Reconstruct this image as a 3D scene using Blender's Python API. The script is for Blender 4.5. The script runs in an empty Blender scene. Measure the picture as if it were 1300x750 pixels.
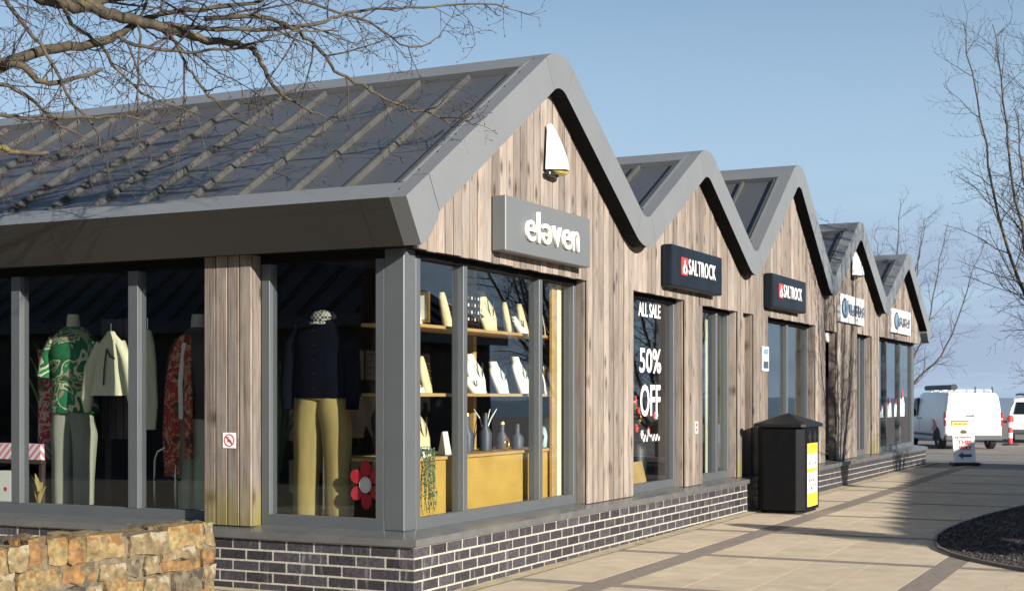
import bpy, bmesh, math, random
from mathutils import Vector, Matrix, noise
R = math.radians
random.seed(7)
S = bpy.context.scene
COL = S.collection

# ---------------------------------------------------------------- camera, sky, sun, exposure
CAMP = Vector((-7.919, -4.608, 1.333)); YAW = R(26.204)
FW = Vector((math.cos(YAW), math.sin(YAW), 0)); RT = Vector((math.sin(YAW), -math.cos(YAW), 0))
cam = bpy.data.cameras.new('camera'); co = bpy.data.objects.new('camera', cam); COL.objects.link(co)
co.location = CAMP; co.rotation_euler = (R(90), 0, YAW - R(90))
cam.sensor_width = 36; cam.lens = 36 * 1782 / 1300; cam.shift_y = 128 / 1300
cam.clip_start = .1; cam.clip_end = 9000
cam.dof.use_dof = True; cam.dof.focus_distance = 11.5; cam.dof.aperture_fstop = 5.0
S.camera = co
SUN_AZ, SUN_EL = R(22), R(18)          # azimuth west of straight-on to the front, elevation
SV = Vector((-math.sin(SUN_AZ) * math.cos(SUN_EL), -math.cos(SUN_AZ) * math.cos(SUN_EL), math.sin(SUN_EL)))
W = bpy.data.worlds.new('World'); S.world = W; W.use_nodes = True
nt = W.node_tree; nt.nodes.clear()
sky = nt.nodes.new('ShaderNodeTexSky'); sky.sky_type = 'NISHITA'; sky.sun_disc = False
sky.sun_elevation = SUN_EL; sky.sun_rotation = math.atan2(SV.x, SV.y)
sky.air_density = 1.0; sky.dust_density = .0; sky.ozone_density = 3.0
tc = nt.nodes.new('ShaderNodeTexCoord'); mp = nt.nodes.new('ShaderNodeMapping')
mp.inputs['Scale'].default_value = (1.6, 1.6, 14)
nz = nt.nodes.new('ShaderNodeTexNoise'); nz.inputs['Scale'].default_value = 2.2; nz.inputs['Detail'].default_value = 6; nz.inputs['Roughness'].default_value = .55
rmp = nt.nodes.new('ShaderNodeValToRGB'); rmp.color_ramp.elements[0].position = .46; rmp.color_ramp.elements[1].position = .62
sx = nt.nodes.new('ShaderNodeSeparateXYZ')
el = nt.nodes.new('ShaderNodeValToRGB'); e = el.color_ramp.elements
e[0].position = 0; e[0].color = (.8, .8, .8, 1); e[1].position = .15; e[1].color = (0, 0, 0, 1)
k = el.color_ramp.elements.new(.08); k.color = (.85, .85, .85, 1)
mu = nt.nodes.new('ShaderNodeMath'); mu.operation = 'MULTIPLY'
mx = nt.nodes.new('ShaderNodeMixRGB'); mx.inputs[2].default_value = (3.3, 4.15, 5.7, 1)
bg = nt.nodes.new('ShaderNodeBackground'); bg.inputs[1].default_value = .056
wo = nt.nodes.new('ShaderNodeOutputWorld')
L = nt.links.new
L(tc.outputs['Generated'], mp.inputs[0]); L(mp.outputs[0], nz.inputs[0]); L(nz.outputs[0], rmp.inputs[0])
L(tc.outputs['Generated'], sx.inputs[0]); L(sx.outputs[2], el.inputs[0])
L(rmp.outputs[0], mu.inputs[0]); L(el.outputs[0], mu.inputs[1]); L(mu.outputs[0], mx.inputs[0])
hz = nt.nodes.new('ShaderNodeValToRGB'); e = hz.color_ramp.elements; e[0].position = 0; e[0].color = (.92, .92, .92, 1); e[1].position = .55; e[1].color = (.05, .05, .05, 1)
k = hz.color_ramp.elements.new(.14); k.color = (.82, .82, .82, 1); k = hz.color_ramp.elements.new(.27); k.color = (.38, .38, .38, 1)
hm = nt.nodes.new('ShaderNodeMixRGB'); hm.inputs[2].default_value = (4.1, 5.6, 7.2, 1)
L(sx.outputs[2], hz.inputs[0]); L(hz.outputs[0], hm.inputs[0]); L(sky.outputs[0], hm.inputs[1]); L(hm.outputs[0], mx.inputs[1]); L(mx.outputs[0], bg.inputs[0]); L(bg.outputs[0], wo.inputs[0])
sl = bpy.data.lights.new('sun', 'SUN'); sl.energy = 5.0; sl.angle = R(.53); sl.color = (1, .945, .86)
so = bpy.data.objects.new('sun', sl); COL.objects.link(so)
so.rotation_euler = (-SV).to_track_quat('-Z', 'Y').to_euler()
S.view_settings.view_transform = 'Standard'; S.view_settings.look = 'None'
S.view_settings.exposure = 1.02; S.view_settings.gamma = 1
S.render.engine = 'CYCLES'
S.cycles.max_bounces = 8; S.cycles.transparent_max_bounces = 24

# ---------------------------------------------------------------- materials
MATS = {}
def newmat(name):
    m = bpy.data.materials.new(name); m.use_nodes = True; n = m.node_tree
    b = n.nodes['Principled BSDF']; MATS[name] = m
    return m, n, b, n.links.new
def setc(c): return (c[0], c[1], c[2], 1)
def mat(name, col, rough=.6, var=.12, scale=6, metal=0, bump=0, bscale=60, stretch=(1, 1, 1), rnd=0, spec=.5, col2=None, thr=None, detail=5, world=False):
    """noise-varied plain surface; rnd = value change per object; col2/thr = second colour where the noise is high"""
    m, n, b, l = newmat(name)
    tc = n.nodes.new('ShaderNodeTexCoord'); mp = n.nodes.new('ShaderNodeMapping'); mp.inputs['Scale'].default_value = stretch
    if world:
        g = n.nodes.new('ShaderNodeNewGeometry'); l(g.outputs['Position'], mp.inputs[0])
    else: l(tc.outputs['Object'], mp.inputs[0])
    oi = n.nodes.new('ShaderNodeObjectInfo')
    nz = n.nodes.new('ShaderNodeTexNoise'); nz.noise_dimensions = '4D'; nz.inputs['Scale'].default_value = scale; nz.inputs['Detail'].default_value = detail
    ml = n.nodes.new('ShaderNodeMath'); ml.operation = 'MULTIPLY'; ml.inputs[1].default_value = 50
    l(oi.outputs['Random'], ml.inputs[0]); l(ml.outputs[0], nz.inputs['W']); l(mp.outputs[0], nz.inputs['Vector'])
    cr = n.nodes.new('ShaderNodeValToRGB'); l(nz.outputs[0], cr.inputs[0])
    cr.color_ramp.elements[0].position = .3; cr.color_ramp.elements[1].position = .7
    cr.color_ramp.elements[0].color = setc([c * (1 - var) for c in col]); cr.color_ramp.elements[1].color = setc([c * (1 + var) for c in col])
    out = cr.outputs[0]
    if col2:
        nz2 = n.nodes.new('ShaderNodeTexNoise'); nz2.inputs['Scale'].default_value = scale * .6; nz2.inputs['Detail'].default_value = 8
        l(mp.outputs[0], nz2.inputs['Vector'])
        c2 = n.nodes.new('ShaderNodeValToRGB'); c2.color_ramp.elements[0].position = thr; c2.color_ramp.elements[1].position = thr + .07
        l(nz2.outputs[0], c2.inputs[0]); mm = n.nodes.new('ShaderNodeMixRGB'); l(c2.outputs[0], mm.inputs[0]); l(out, mm.inputs[1]); mm.inputs[2].default_value = setc(col2); out = mm.outputs[0]
    if rnd:
        mr = n.nodes.new('ShaderNodeMapRange'); mr.inputs[3].default_value = 1 - rnd; mr.inputs[4].default_value = 1 + rnd
        l(oi.outputs['Random'], mr.inputs[0]); hs = n.nodes.new('ShaderNodeHueSaturation'); l(mr.outputs[0], hs.inputs['Value']); l(out, hs.inputs['Color']); out = hs.outputs[0]
    l(out, b.inputs['Base Color']); b.inputs['Roughness'].default_value = rough; b.inputs['Metallic'].default_value = metal
    b.inputs['Specular IOR Level'].default_value = spec
    if bump:
        n3 = n.nodes.new('ShaderNodeTexNoise'); n3.inputs['Scale'].default_value = bscale; n3.inputs['Detail'].default_value = 4; l(mp.outputs[0], n3.inputs['Vector'])
        bp = n.nodes.new('ShaderNodeBump'); bp.inputs['Strength'].default_value = bump; bp.inputs['Distance'].default_value = .01
        l(n3.outputs[0], bp.inputs['Height']); l(bp.outputs[0], b.inputs['Normal'])
    return m

def wood(name, moss=0., dark=1.):
    m, n, b, l = newmat(name)
    tc = n.nodes.new('ShaderNodeTexCoord'); oi = n.nodes.new('ShaderNodeObjectInfo')
    off = n.nodes.new('ShaderNodeVectorMath'); off.operation = 'ADD'
    sc = n.nodes.new('ShaderNodeMath'); sc.operation = 'MULTIPLY'; sc.inputs[1].default_value = 73
    cx = n.nodes.new('ShaderNodeCombineXYZ'); l(oi.outputs['Random'], sc.inputs[0]); l(sc.outputs[0], cx.inputs[0]); l(sc.outputs[0], cx.inputs[2])
    l(tc.outputs['Object'], off.inputs[0]); l(cx.outputs[0], off.inputs[1])
    def nz(scale, st, det, ro=.6):
        mp = n.nodes.new('ShaderNodeMapping'); mp.inputs['Scale'].default_value = st; l(off.outputs[0], mp.inputs[0])
        t = n.nodes.new('ShaderNodeTexNoise'); t.inputs['Scale'].default_value = scale; t.inputs['Detail'].default_value = det; t.inputs['Roughness'].default_value = ro
        l(mp.outputs[0], t.inputs[0]); return t.outputs[0]
    def ramp(src, stops):
        c = n.nodes.new('ShaderNodeValToRGB'); l(src, c.inputs[0])
        while len(c.color_ramp.elements) < len(stops): c.color_ramp.elements.new(.5)
        for e_, (p, q) in zip(c.color_ramp.elements, stops): e_.position = p; e_.color = setc(q) if hasattr(q, '__len__') else (q, q, q, 1)
        return c.outputs[0]
    def mix(f, a, bb, mode='MIX'):
        x = n.nodes.new('ShaderNodeMixRGB'); x.blend_type = mode
        if isinstance(f, float): x.inputs[0].default_value = f
        else: l(f, x.inputs[0])
        l(a, x.inputs[1])
        if hasattr(bb, '__len__'): x.inputs[2].default_value = setc(bb)
        else: l(bb, x.inputs[2])
        return x.outputs[0]
    d = dark
    base = ramp(nz(5, (2, 2, .5), 4), [(.3, (.16 * d, .132 * d, .112 * d)), (.52, (.235 * d, .193 * d, .160 * d)), (.75, (.31 * d, .252 * d, .202 * d))])
    grain = ramp(nz(42, (1.6, 1.6, .035), 6, .7), [(.28, .42), (.5, .95), (.7, 1.2)])
    c = mix(1., base, grain, 'MULTIPLY')
    silver = ramp(nz(3, (2.5, 2.5, .6), 5), [(.46, 0), (.68, .8)])
    c = mix(silver, c, (.235 * d, .21 * d, .19 * d))
    vo = n.nodes.new('ShaderNodeTexVoronoi'); vo.inputs['Scale'].default_value = 1; vo.feature = 'F1'; vo.inputs['Randomness'].default_value = 1
    mp = n.nodes.new('ShaderNodeMapping'); mp.inputs['Scale'].default_value = (9, 3, 3.3)
    l(off.outputs[0], mp.inputs[0]); l(mp.outputs[0], vo.inputs[0])
    kn = ramp(vo.outputs['Distance'], [(.07, .9), (.17, .42), (.28, 0)])
    c = mix(kn, c, (.055 * d, .037 * d, .026 * d))
    st = ramp(nz(2.2, (6, 6, .45), 6, .7), [(.58, 0), (.72, .62)])
    c = mix(st, c, (.075 * d, .055 * d, .042 * d))
    hs = n.nodes.new('ShaderNodeHueSaturation'); hs.inputs['Saturation'].default_value = 1.08; mr = n.nodes.new('ShaderNodeMapRange'); mr.inputs[3].default_value = .66; mr.inputs[4].default_value = 1.3
    l(oi.outputs['Random'], mr.inputs[0]); l(mr.outputs[0], hs.inputs['Value']); l(c, hs.inputs['Color']); c = hs.outputs[0]
    if moss:
        g = n.nodes.new('ShaderNodeNewGeometry'); sp = n.nodes.new('ShaderNodeSeparateXYZ'); l(g.outputs['Position'], sp.inputs[0])
        zz = ramp(sp.outputs[2], [(.46, 1), (.80, 0)]); ns = ramp(nz(7, (2, 2, .4), 4), [(.25, .2), (.6, 1)])
        f = n.nodes.new('ShaderNodeMath'); f.operation = 'MULTIPLY'; l(zz, f.inputs[0]); l(ns, f.inputs[1])
        f2 = n.nodes.new('ShaderNodeMath'); f2.operation = 'MULTIPLY'; l(f.outputs[0], f2.inputs[0]); f2.inputs[1].default_value = moss
        c = mix(f2.outputs[0], c, (.15, .125, .02))
    l(c, b.inputs['Base Color']); b.inputs['Roughness'].default_value = .78; b.inputs['Specular IOR Level'].default_value = .25
    bp = n.nodes.new('ShaderNodeBump'); bp.inputs['Strength'].default_value = .35; bp.inputs['Distance'].default_value = .006; l(grain, bp.inputs['Height']); l(bp.outputs[0], b.inputs['Normal'])
    return m

def brickmat():
    m, n, b, l = newmat('brick')
    g = n.nodes.new('ShaderNodeNewGeometry'); oi = n.nodes.new('ShaderNodeObjectInfo')
    t = n.nodes.new('ShaderNodeTexNoise'); t.inputs['Scale'].default_value = 38; t.inputs['Detail'].default_value = 6; l(g.outputs['Position'], t.inputs[0])
    c = n.nodes.new('ShaderNodeValToRGB'); l(t.outputs[0], c.inputs[0]); c.color_ramp.elements[0].position = .3; c.color_ramp.elements[1].position = .75
    c.color_ramp.elements[0].color = (.021, .019, .023, 1); c.color_ramp.elements[1].color = (.056, .051, .056, 1)
    hs = n.nodes.new('ShaderNodeHueSaturation'); mr = n.nodes.new('ShaderNodeMapRange'); mr.inputs[3].default_value = .7; mr.inputs[4].default_value = 1.5
    l(oi.outputs['Random'], mr.inputs[0]); l(mr.outputs[0], hs.inputs['Value']); l(c.outputs[0], hs.inputs['Color'])
    mp = n.nodes.new('ShaderNodeMapping'); mp.inputs['Scale'].default_value = (9, 9, 1.5); l(g.outputs['Position'], mp.inputs[0])
    t2 = n.nodes.new('ShaderNodeTexNoise'); t2.inputs['Scale'].default_value = 1.5; t2.inputs['Detail'].default_value = 9; t2.inputs['Roughness'].default_value = .7; l(mp.outputs[0], t2.inputs[0])
    r2 = n.nodes.new('ShaderNodeValToRGB'); l(t2.outputs[0], r2.inputs[0]); r2.color_ramp.elements[0].position = .575; r2.color_ramp.elements[1].position = .80
    r2.color_ramp.elements[1].color = (.7, .7, .7, 1)
    x = n.nodes.new('ShaderNodeMixRGB'); l(r2.outputs[0], x.inputs[0]); l(hs.outputs[0], x.inputs[1]); x.inputs[2].default_value = (.34, .33, .33, 1)
    l(x.outputs[0], b.inputs['Base Color']); b.inputs['Roughness'].default_value = .5; b.inputs['Specular IOR Level'].default_value = .35
    bp = n.nodes.new('ShaderNodeBump'); bp.inputs['Strength'].default_value = .3; bp.inputs['Distance'].default_value = .003; l(t.outputs[0], bp.inputs['Height']); l(bp.outputs[0], b.inputs['Normal'])
def glassmat(name, tint=(.86, .9, .88), boost=1.0):
    m = bpy.data.materials.new(name); m.use_nodes = True; n = m.node_tree; n.nodes.clear(); l = n.links.new; MATS[name] = m
    t = n.nodes.new('ShaderNodeBsdfTransparent'); t.inputs[0].default_value = setc(tint)
    g = n.nodes.new('ShaderNodeBsdfGlossy'); g.inputs['Roughness'].default_value = 0; g.inputs[0].default_value = (.95, .97, 1, 1)
    f = n.nodes.new('ShaderNodeFresnel')
    bf = n.nodes.new('ShaderNodeNewGeometry'); io = n.nodes.new('ShaderNodeMapRange'); io.inputs[3].default_value = 1.5; io.inputs[4].default_value = 1 / 1.5   # the pane's inner face meets the ray at the same angle
    l(bf.outputs['Backfacing'], io.inputs[0]); l(io.outputs[0], f.inputs[0])
    tx = n.nodes.new('ShaderNodeTexNoise'); tx.inputs['Scale'].default_value = 1.1; tx.inputs['Detail'].default_value = 0
    gg = n.nodes.new('ShaderNodeNewGeometry'); l(gg.outputs['Position'], tx.inputs[0])
    bp = n.nodes.new('ShaderNodeBump'); bp.inputs['Strength'].default_value = .035; bp.inputs['Distance'].default_value = .1; l(tx.outputs[0], bp.inputs['Height']); l(bp.outputs[0], g.inputs['Normal'])
    m1 = n.nodes.new('ShaderNodeMath'); m1.operation = 'MULTIPLY'; m1.use_clamp = True; m1.inputs[1].default_value = boost; l(f.outputs[0], m1.inputs[0])
    x = n.nodes.new('ShaderNodeMixShader'); l(m1.outputs[0], x.inputs[0]); l(t.outputs[0], x.inputs[1]); l(g.outputs[0], x.inputs[2])
    o = n.nodes.new('ShaderNodeOutputMaterial'); l(x.outputs[0], o.inputs[0])
def pattern(name, cols, scale=9, kind='noise', rough=.85):
    """printed cloth: several flat colours in blotches, checks or stripes"""
    m, n, b, l = newmat(name); tc = n.nodes.new('ShaderNodeTexCoord')
    if kind == 'check':
        t = n.nodes.new('ShaderNodeTexChecker'); t.inputs['Scale'].default_value = scale; l(tc.outputs['Object'], t.inputs[0])
        t.inputs[1].default_value = setc(cols[0]); t.inputs[2].default_value = setc(cols[1]); out = t.outputs[0]
    else:
        if kind == 'stripe':
            t = n.nodes.new('ShaderNodeTexWave'); t.inputs['Scale'].default_value = scale; t.bands_direction = 'DIAGONAL'; l(tc.outputs['Object'], t.inputs[0]); src = t.outputs['Fac']
        else:
            t = n.nodes.new('ShaderNodeTexNoise'); t.inputs['Scale'].default_value = scale; t.inputs['Detail'].default_value = 2; t.inputs['Distortion'].default_value = 1.8; l(tc.outputs['Object'], t.inputs[0]); src = t.outputs[0]
        c = n.nodes.new('ShaderNodeValToRGB'); c.color_ramp.interpolation = 'CONSTANT'; l(src, c.inputs[0])
        while len(c.color_ramp.elements) < len(cols): c.color_ramp.elements.new(.5)
        lo, hi = (.34, .66) if kind != 'stripe' else (0, 1)
        for i, e_ in enumerate(c.color_ramp.elements):
            e_.position = 0 if i == 0 else lo + (hi - lo) * i / len(cols); e_.color = setc(cols[i])
        out = c.outputs[0]
    l(out, b.inputs['Base Color']); b.inputs['Roughness'].default_value = rough
def glow(name, col, st):
    m, n, b, l = newmat(name); b.inputs['Base Color'].default_value = setc(col); b.inputs['Emission Color'].default_value = setc(col); b.inputs['Emission Strength'].default_value = st

wood('wood'); wood('wood_moss', moss=.85, dark=.95); wood('wood_dark', dark=.8)
brickmat()
glassmat('glass', (.93, .95, .94)); glassmat('car_glass', (.06, .07, .08))
mat('mortar', (.36, .33, .275), .9, .2, 30, bump=.4, bscale=120)
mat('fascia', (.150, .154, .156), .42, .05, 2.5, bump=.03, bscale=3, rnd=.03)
mat('fascia_shaded', (.027, .025, .022), .5, .06, 2)  # same metal as the front fascia, with the eave's shade put into the colour
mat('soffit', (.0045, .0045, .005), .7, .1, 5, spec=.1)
mat('roof_panel', (.062, .065, .07), .38, .07, 1.6, rnd=.04, bump=.04, bscale=2)
mat('batten', (.06, .059, .054), .5, .2, 5, stretch=(1, 1, 1))
mat('frame', (.075, .081, .085), .42, .05, 4)
mat('sill', (.10, .10, .098), .26, .15, 7, bump=.03, bscale=9)
mat('backing', (.012, .011, .010), .9)
mat('slab', (.50, .405, .285), .82, .13, 5, rnd=.05, bump=.35, bscale=160, col2=(.36, .31, .25), thr=.66)
mat('paver_band', (.215, .175, .14), .8, .16, 12, bump=.5, bscale=40)
mat('bedding', (.20, .165, .12), .95, .2, 20, bump=.5, bscale=80)
mat('sand_edge', (.42, .34, .21), .95, .22, 9, bump=.4, bscale=90, col2=(.22, .19, .10), thr=.6)
mat('ground', (.22, .19, .15), .9, .2, .7)
mat('asphalt', (.20, .165, .14), .85, .14, 1.1, bump=.3, bscale=40)
mat('asphalt_grey', (.16, .155, .15), .85, .14, 1.1, bump=.3, bscale=40)
mat('road_paint', (.72, .71, .68), .7, .15, 4)
mat('sea', (.17, .235, .30), .6, .2, .02, bump=.3, bscale=.6)
mat('mulch', (.028, .021, .018), .9, .6, 30, rnd=.3, col2=(.12, .095, .08), thr=.60, world=True)
mat('edging', (.13, .12, .11), .6, .2, 8)
mat('black_bin', (.0045, .0045, .005), .5, .2, 8, bump=.08, bscale=40, spec=.12)
mat('bin_edge', (.011, .011, .012), .45, .2, 8, spec=.25)
mat('white', (.78, .77, .74), .5, .05, 4); mat('white_paint', (.80, .80, .79), .28, .03, 2)
mat('black', (.012, .012, .013), .5, .2, 6); mat('dark_metal', (.05, .052, .055), .4, .2, 6, metal=.6)
mat('grey_sign', (.118, .125, .127), .45, .04, 3); mat('letter_cream', (.86, .81, .70), .5, .03)
mat('navy_sign', (.007, .011, .017), .45, .3, 3, spec=.25); mat('red', (.55, .035, .03), .5, .1); mat('bright_red', (.62, .05, .035), .5, .08)
mat('blue_grey', (.16, .24, .33), .5, .1); mat('slate', (.05, .06, .085), .5, .1); mat('slate_mid', (.085, .095, .125), .5, .1); mat('ink', (.05, .045, .05), .6); mat('yellow', (.80, .52, .03), .55, .1)
mat('plate_yellow', (.85, .52, .02), .5); mat('purple', (.35, .12, .4), .6)
mat('bark', (.11, .090, .062), .9, .35, 14, bump=.6, bscale=60, col2=(.22, .19, .06), thr=.60)
mat('twig', (.045, .031, .026), .85, .3, 20)
mat('limb_bark', (.055, .043, .027), .85, .4, 14, col2=(.115, .09, .03), thr=.6)  # bark of the thicker limbs, with lichen patches
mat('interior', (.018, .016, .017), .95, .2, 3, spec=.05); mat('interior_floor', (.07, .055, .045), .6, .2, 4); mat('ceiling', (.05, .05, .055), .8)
mat('rack_board', (.075, .055, .06), .7, .3, 8, stretch=(6, 6, .5))
mat('rack_dark', (.010, .007, .006), .95, .3, 5, spec=.03); mat('pine', (.45, .27, .10), .55, .15, 8, stretch=(.6, 3, 3)); mat('ochre', (.46, .28, .06), .7, .12, 5)
mat('cream_cloth', (.62, .58, .40), .9, .08, 9); mat('cream_display', (.62, .50, .29), .8, .1, 20); mat('white_display', (.72, .70, .62), .7, .05)
mat('sage', (.27, .27, .205), .9, .12, 5, stretch=(6, 6, .6)); mat('mustard', (.27, .20, .068), .9, .12, 5, stretch=(5, 5, .7))
mat('navy_cloth', (.004, .0045, .009), .95, .15, 6, spec=.03); mat('dark_brown', (.05, .03, .025), .7, .3, 6); mat('skin_form', (.45, .42, .34), .6)
pattern('floral', [(.015, .16, .055), (.012, .12, .045), (.62, .55, .36), (.02, .2, .07), (.35, .30, .18), (.015, .10, .04)], 3.2)
pattern('paisley', [(.42, .035, .025), (.30, .02, .02), (.55, .30, .14), (.48, .06, .03), (.10, .03, .03)], 8)
pattern('red_white', [(.45, .03, .03), (.55, .40, .36), (.42, .03, .03)], 7)
pattern('houndstooth', [(.36, .34, .28), (.02, .02, .02)], 58, 'check'); pattern('gingham', [(.62, .22, .30), (.75, .68, .66)], 9, 'stripe')
mat('leaf', (.035, .12, .03), .55, .3, 10); mat('trailing_leaf', (.16, .20, .14), .6, .4, 30); mat('conifer', (.02, .045, .018), .8, .3, 9)
mat('felt_red', (.50, .012, .03), .85, .15, 20); mat('felt_pink', (.75, .2, .25), .8); mat('gold', (.60, .36, .08), .3, .2, 9, metal=.8); mat('chrome', (.6, .6, .62), .18, .05, metal=1)
mat('teal_box', (.45, .62, .60), .6); mat('cardboard', (.42, .27, .11), .8); mat('tyre', (.014, .014, .014), .8); mat('rim', (.35, .35, .36), .35, metal=.7)
mat('tail_red', (.45, .012, .015), .25); mat('plastic_grey', (.06, .06, .062), .6)
mat('decal_red', (.40, .05, .06), .4); mat('decal_grey', (.55, .55, .55), .4)
mat('stone_a', (0.145, 0.105, 0.052), .92, .55, 22, bump=1, bscale=55, col2=(0.24, 0.205, 0.135), thr=.54, detail=9)
mat('stone_b', (0.165, 0.088, 0.03), .92, .55, 22, bump=1, bscale=55, col2=(0.075, 0.055, 0.03), thr=.54, detail=9)
mat('stone_c', (0.088, 0.068, 0.042), .92, .55, 22, bump=1, bscale=55, col2=(0.034, 0.028, 0.02), thr=.54, detail=9)
mat('stone_d', (0.185, 0.132, 0.055), .92, .55, 22, bump=1, bscale=55, col2=(0.15, 0.072, 0.02), thr=.54, detail=9)
mat('stone_mortar', (.125, .10, .062), .95, .4, 20, bump=1, bscale=50, col2=(.06, .055, .035), thr=.56)
glow('lamp_lens', (1, .78, .3), 1.3); glow('downlight', (1, .85, .6), 3)
mat('lens_glass', (.55, .42, .12), .15, .2, 20)

# ---------------------------------------------------------------- mesh helpers
def gz(x): return .0045 * min(x, 19.4)
class MB:
    def __init__(s): s.v = []; s.f = []; s.m = []
    def add(s, vs, fs, mi=0):
        o = len(s.v); s.v += [tuple(v) for v in vs]; s.f += [tuple(i + o for i in f) for f in fs]; s.m += [mi] * len(fs); return s
    def box(s, x0, x1, y0, y1, z0, z1, mi=0):
        return s.add([(x, y, z) for z in (z0, z1) for y in (y0, y1) for x in (x0, x1)],
                     [(0, 2, 3, 1), (4, 5, 7, 6), (0, 1, 5, 4), (2, 6, 7, 3), (0, 4, 6, 2), (1, 3, 7, 5)], mi)
    def prism(s, poly, a, b, axis='y', mi=0):
        """poly in the plane across `axis`, between a and b"""
        n = len(poly)
        pt = {'y': lambda p, t: (p[0], t, p[1]), 'x': lambda p, t: (t, p[0], p[1]), 'z': lambda p, t: (p[0], p[1], t)}[axis]
        vs = [pt(p, a) for p in poly] + [pt(p, b) for p in poly]
        return s.add(vs, [tuple(range(n))[::-1], tuple(range(n, 2 * n))] + [(i, (i + 1) % n, n + (i + 1) % n, n + i) for i in range(n)], mi)
    def tube(s, pts, rad, sides=6, mi=0, cap=True):
        pts = [Vector(p) for p in pts]; n = len(pts)
        if not hasattr(rad, '__len__'): rad = [rad] * n
        o = len(s.v); up = Vector((.13, .31, .94))
        for i, p in enumerate(pts):
            t = (pts[min(i + 1, n - 1)] - pts[max(i - 1, 0)])
            t = t.normalized() if t.length > 1e-9 else Vector((0, 0, 1))
            a = t.cross(up)
            if a.length < .05: a = t.cross(Vector((1, 0, 0)))
            a.normalize(); b = t.cross(a)
            for k in range(sides):
                q = 2 * math.pi * k / sides; s.v.append(tuple(p + (a * math.cos(q) + b * math.sin(q)) * rad[i]))
        for i in range(n - 1):
            for k in range(sides):
                k2 = (k + 1) % sides; s.f.append((o + i * sides + k, o + i * sides + k2, o + (i + 1) * sides + k2, o + (i + 1) * sides + k)); s.m.append(mi)
        if cap:
            s.f.append(tuple(o + k for k in range(sides))[::-1]); s.f.append(tuple(o + (n - 1) * sides + k for k in range(sides))); s.m += [mi, mi]
        return s
    def loft(s, rings, sides=20, mi=0, fold=None, cap=True):
        """rings of (cx, cy, z, rx, ry)"""
        o = len(s.v)
        for i, (cx, cy, z, rx, ry) in enumerate(rings):
            for k in range(sides):
                q = 2 * math.pi * k / sides; f = 1 + (fold(q, i / (len(rings) - 1)) if fold else 0)
                s.v.append((cx + rx * f * math.cos(q), cy + ry * f * math.sin(q), z))
        for i in range(len(rings) - 1):
            for k in range(sides):
                k2 = (k + 1) % sides; s.f.append((o + i * sides + k, o + i * sides + k2, o + (i + 1) * sides + k2, o + (i + 1) * sides + k)); s.m.append(mi)
        if cap:
            s.f.append(tuple(o + k for k in range(sides))[::-1]); s.f.append(tuple(o + (len(rings) - 1) * sides + k for k in range(sides))); s.m += [mi, mi]
        return s
    def mesh(s, name, mats, smooth=False, bevel=0, seg=1):
        me = bpy.data.meshes.new(name); me.from_pydata(s.v, [], s.f); me.polygons.foreach_set('material_index', s.m)
        for q in (mats if isinstance(mats, (list, tuple)) else [mats]): me.materials.append(MATS[q])
        bm = bmesh.new(); bm.from_mesh(me)
        bmesh.ops.recalc_face_normals(bm, faces=bm.faces)
        if bevel: bmesh.ops.bevel(bm, geom=list(bm.edges), offset=bevel, segments=seg, profile=.6, affect='EDGES', clamp_overlap=True)
        bm.to_mesh(me); bm.free()
        if smooth:
            me.polygons.foreach_set('use_smooth', [True] * len(me.polygons))
            if smooth != 'all': me.set_sharp_from_angle(angle=R(smooth if smooth is not True else 40))
        me.update(); return me
    def build(s, name, mats, parent=None, **kw):
        return link(name, s.mesh(name, mats, **kw), parent)
def link(name, me, parent=None, loc=None, rot=None):
    o = bpy.data.objects.new(name, me); COL.objects.link(o)
    if parent: o.parent = parent
    if loc: o.location = loc
    if rot: o.rotation_euler = rot
    return o
def tag(o, label=None, cat=None, group=None, kind=None):
    for k_, v_ in (('label', label), ('category', cat), ('group', group), ('kind', kind)):
        if v_: o[k_] = v_
    return o
def thing(name, label, cat, loc=(0, 0, 0), rz=0, group=None):
    o = bpy.data.objects.new(name, None); COL.objects.link(o); o.location = loc; o.rotation_euler = (0, 0, rz); o.empty_display_size = .1
    return tag(o, label, cat, group)
def text_mesh(body, size, ext=.004, fat=0, sx=1., align='LEFT', shear=0, matn='white', space=1.):
    cu = bpy.data.curves.new('t', 'FONT'); cu.body = body; cu.size = size; cu.extrude = ext; cu.offset = fat; cu.align_x = align; cu.shear = shear; cu.resolution_u = 3; cu.space_character = space
    ob = bpy.data.objects.new('t', cu); COL.objects.link(ob); dg = bpy.context.evaluated_depsgraph_get()
    me = bpy.data.meshes.new_from_object(ob.evaluated_get(dg)); bpy.data.objects.remove(ob)
    me.transform(Matrix.Diagonal((sx, 1, 1, 1)) ); me.transform(Matrix.Rotation(R(90), 4, 'X'))
    me.materials.clear(); me.materials.append(MATS[matn]); return me

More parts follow.
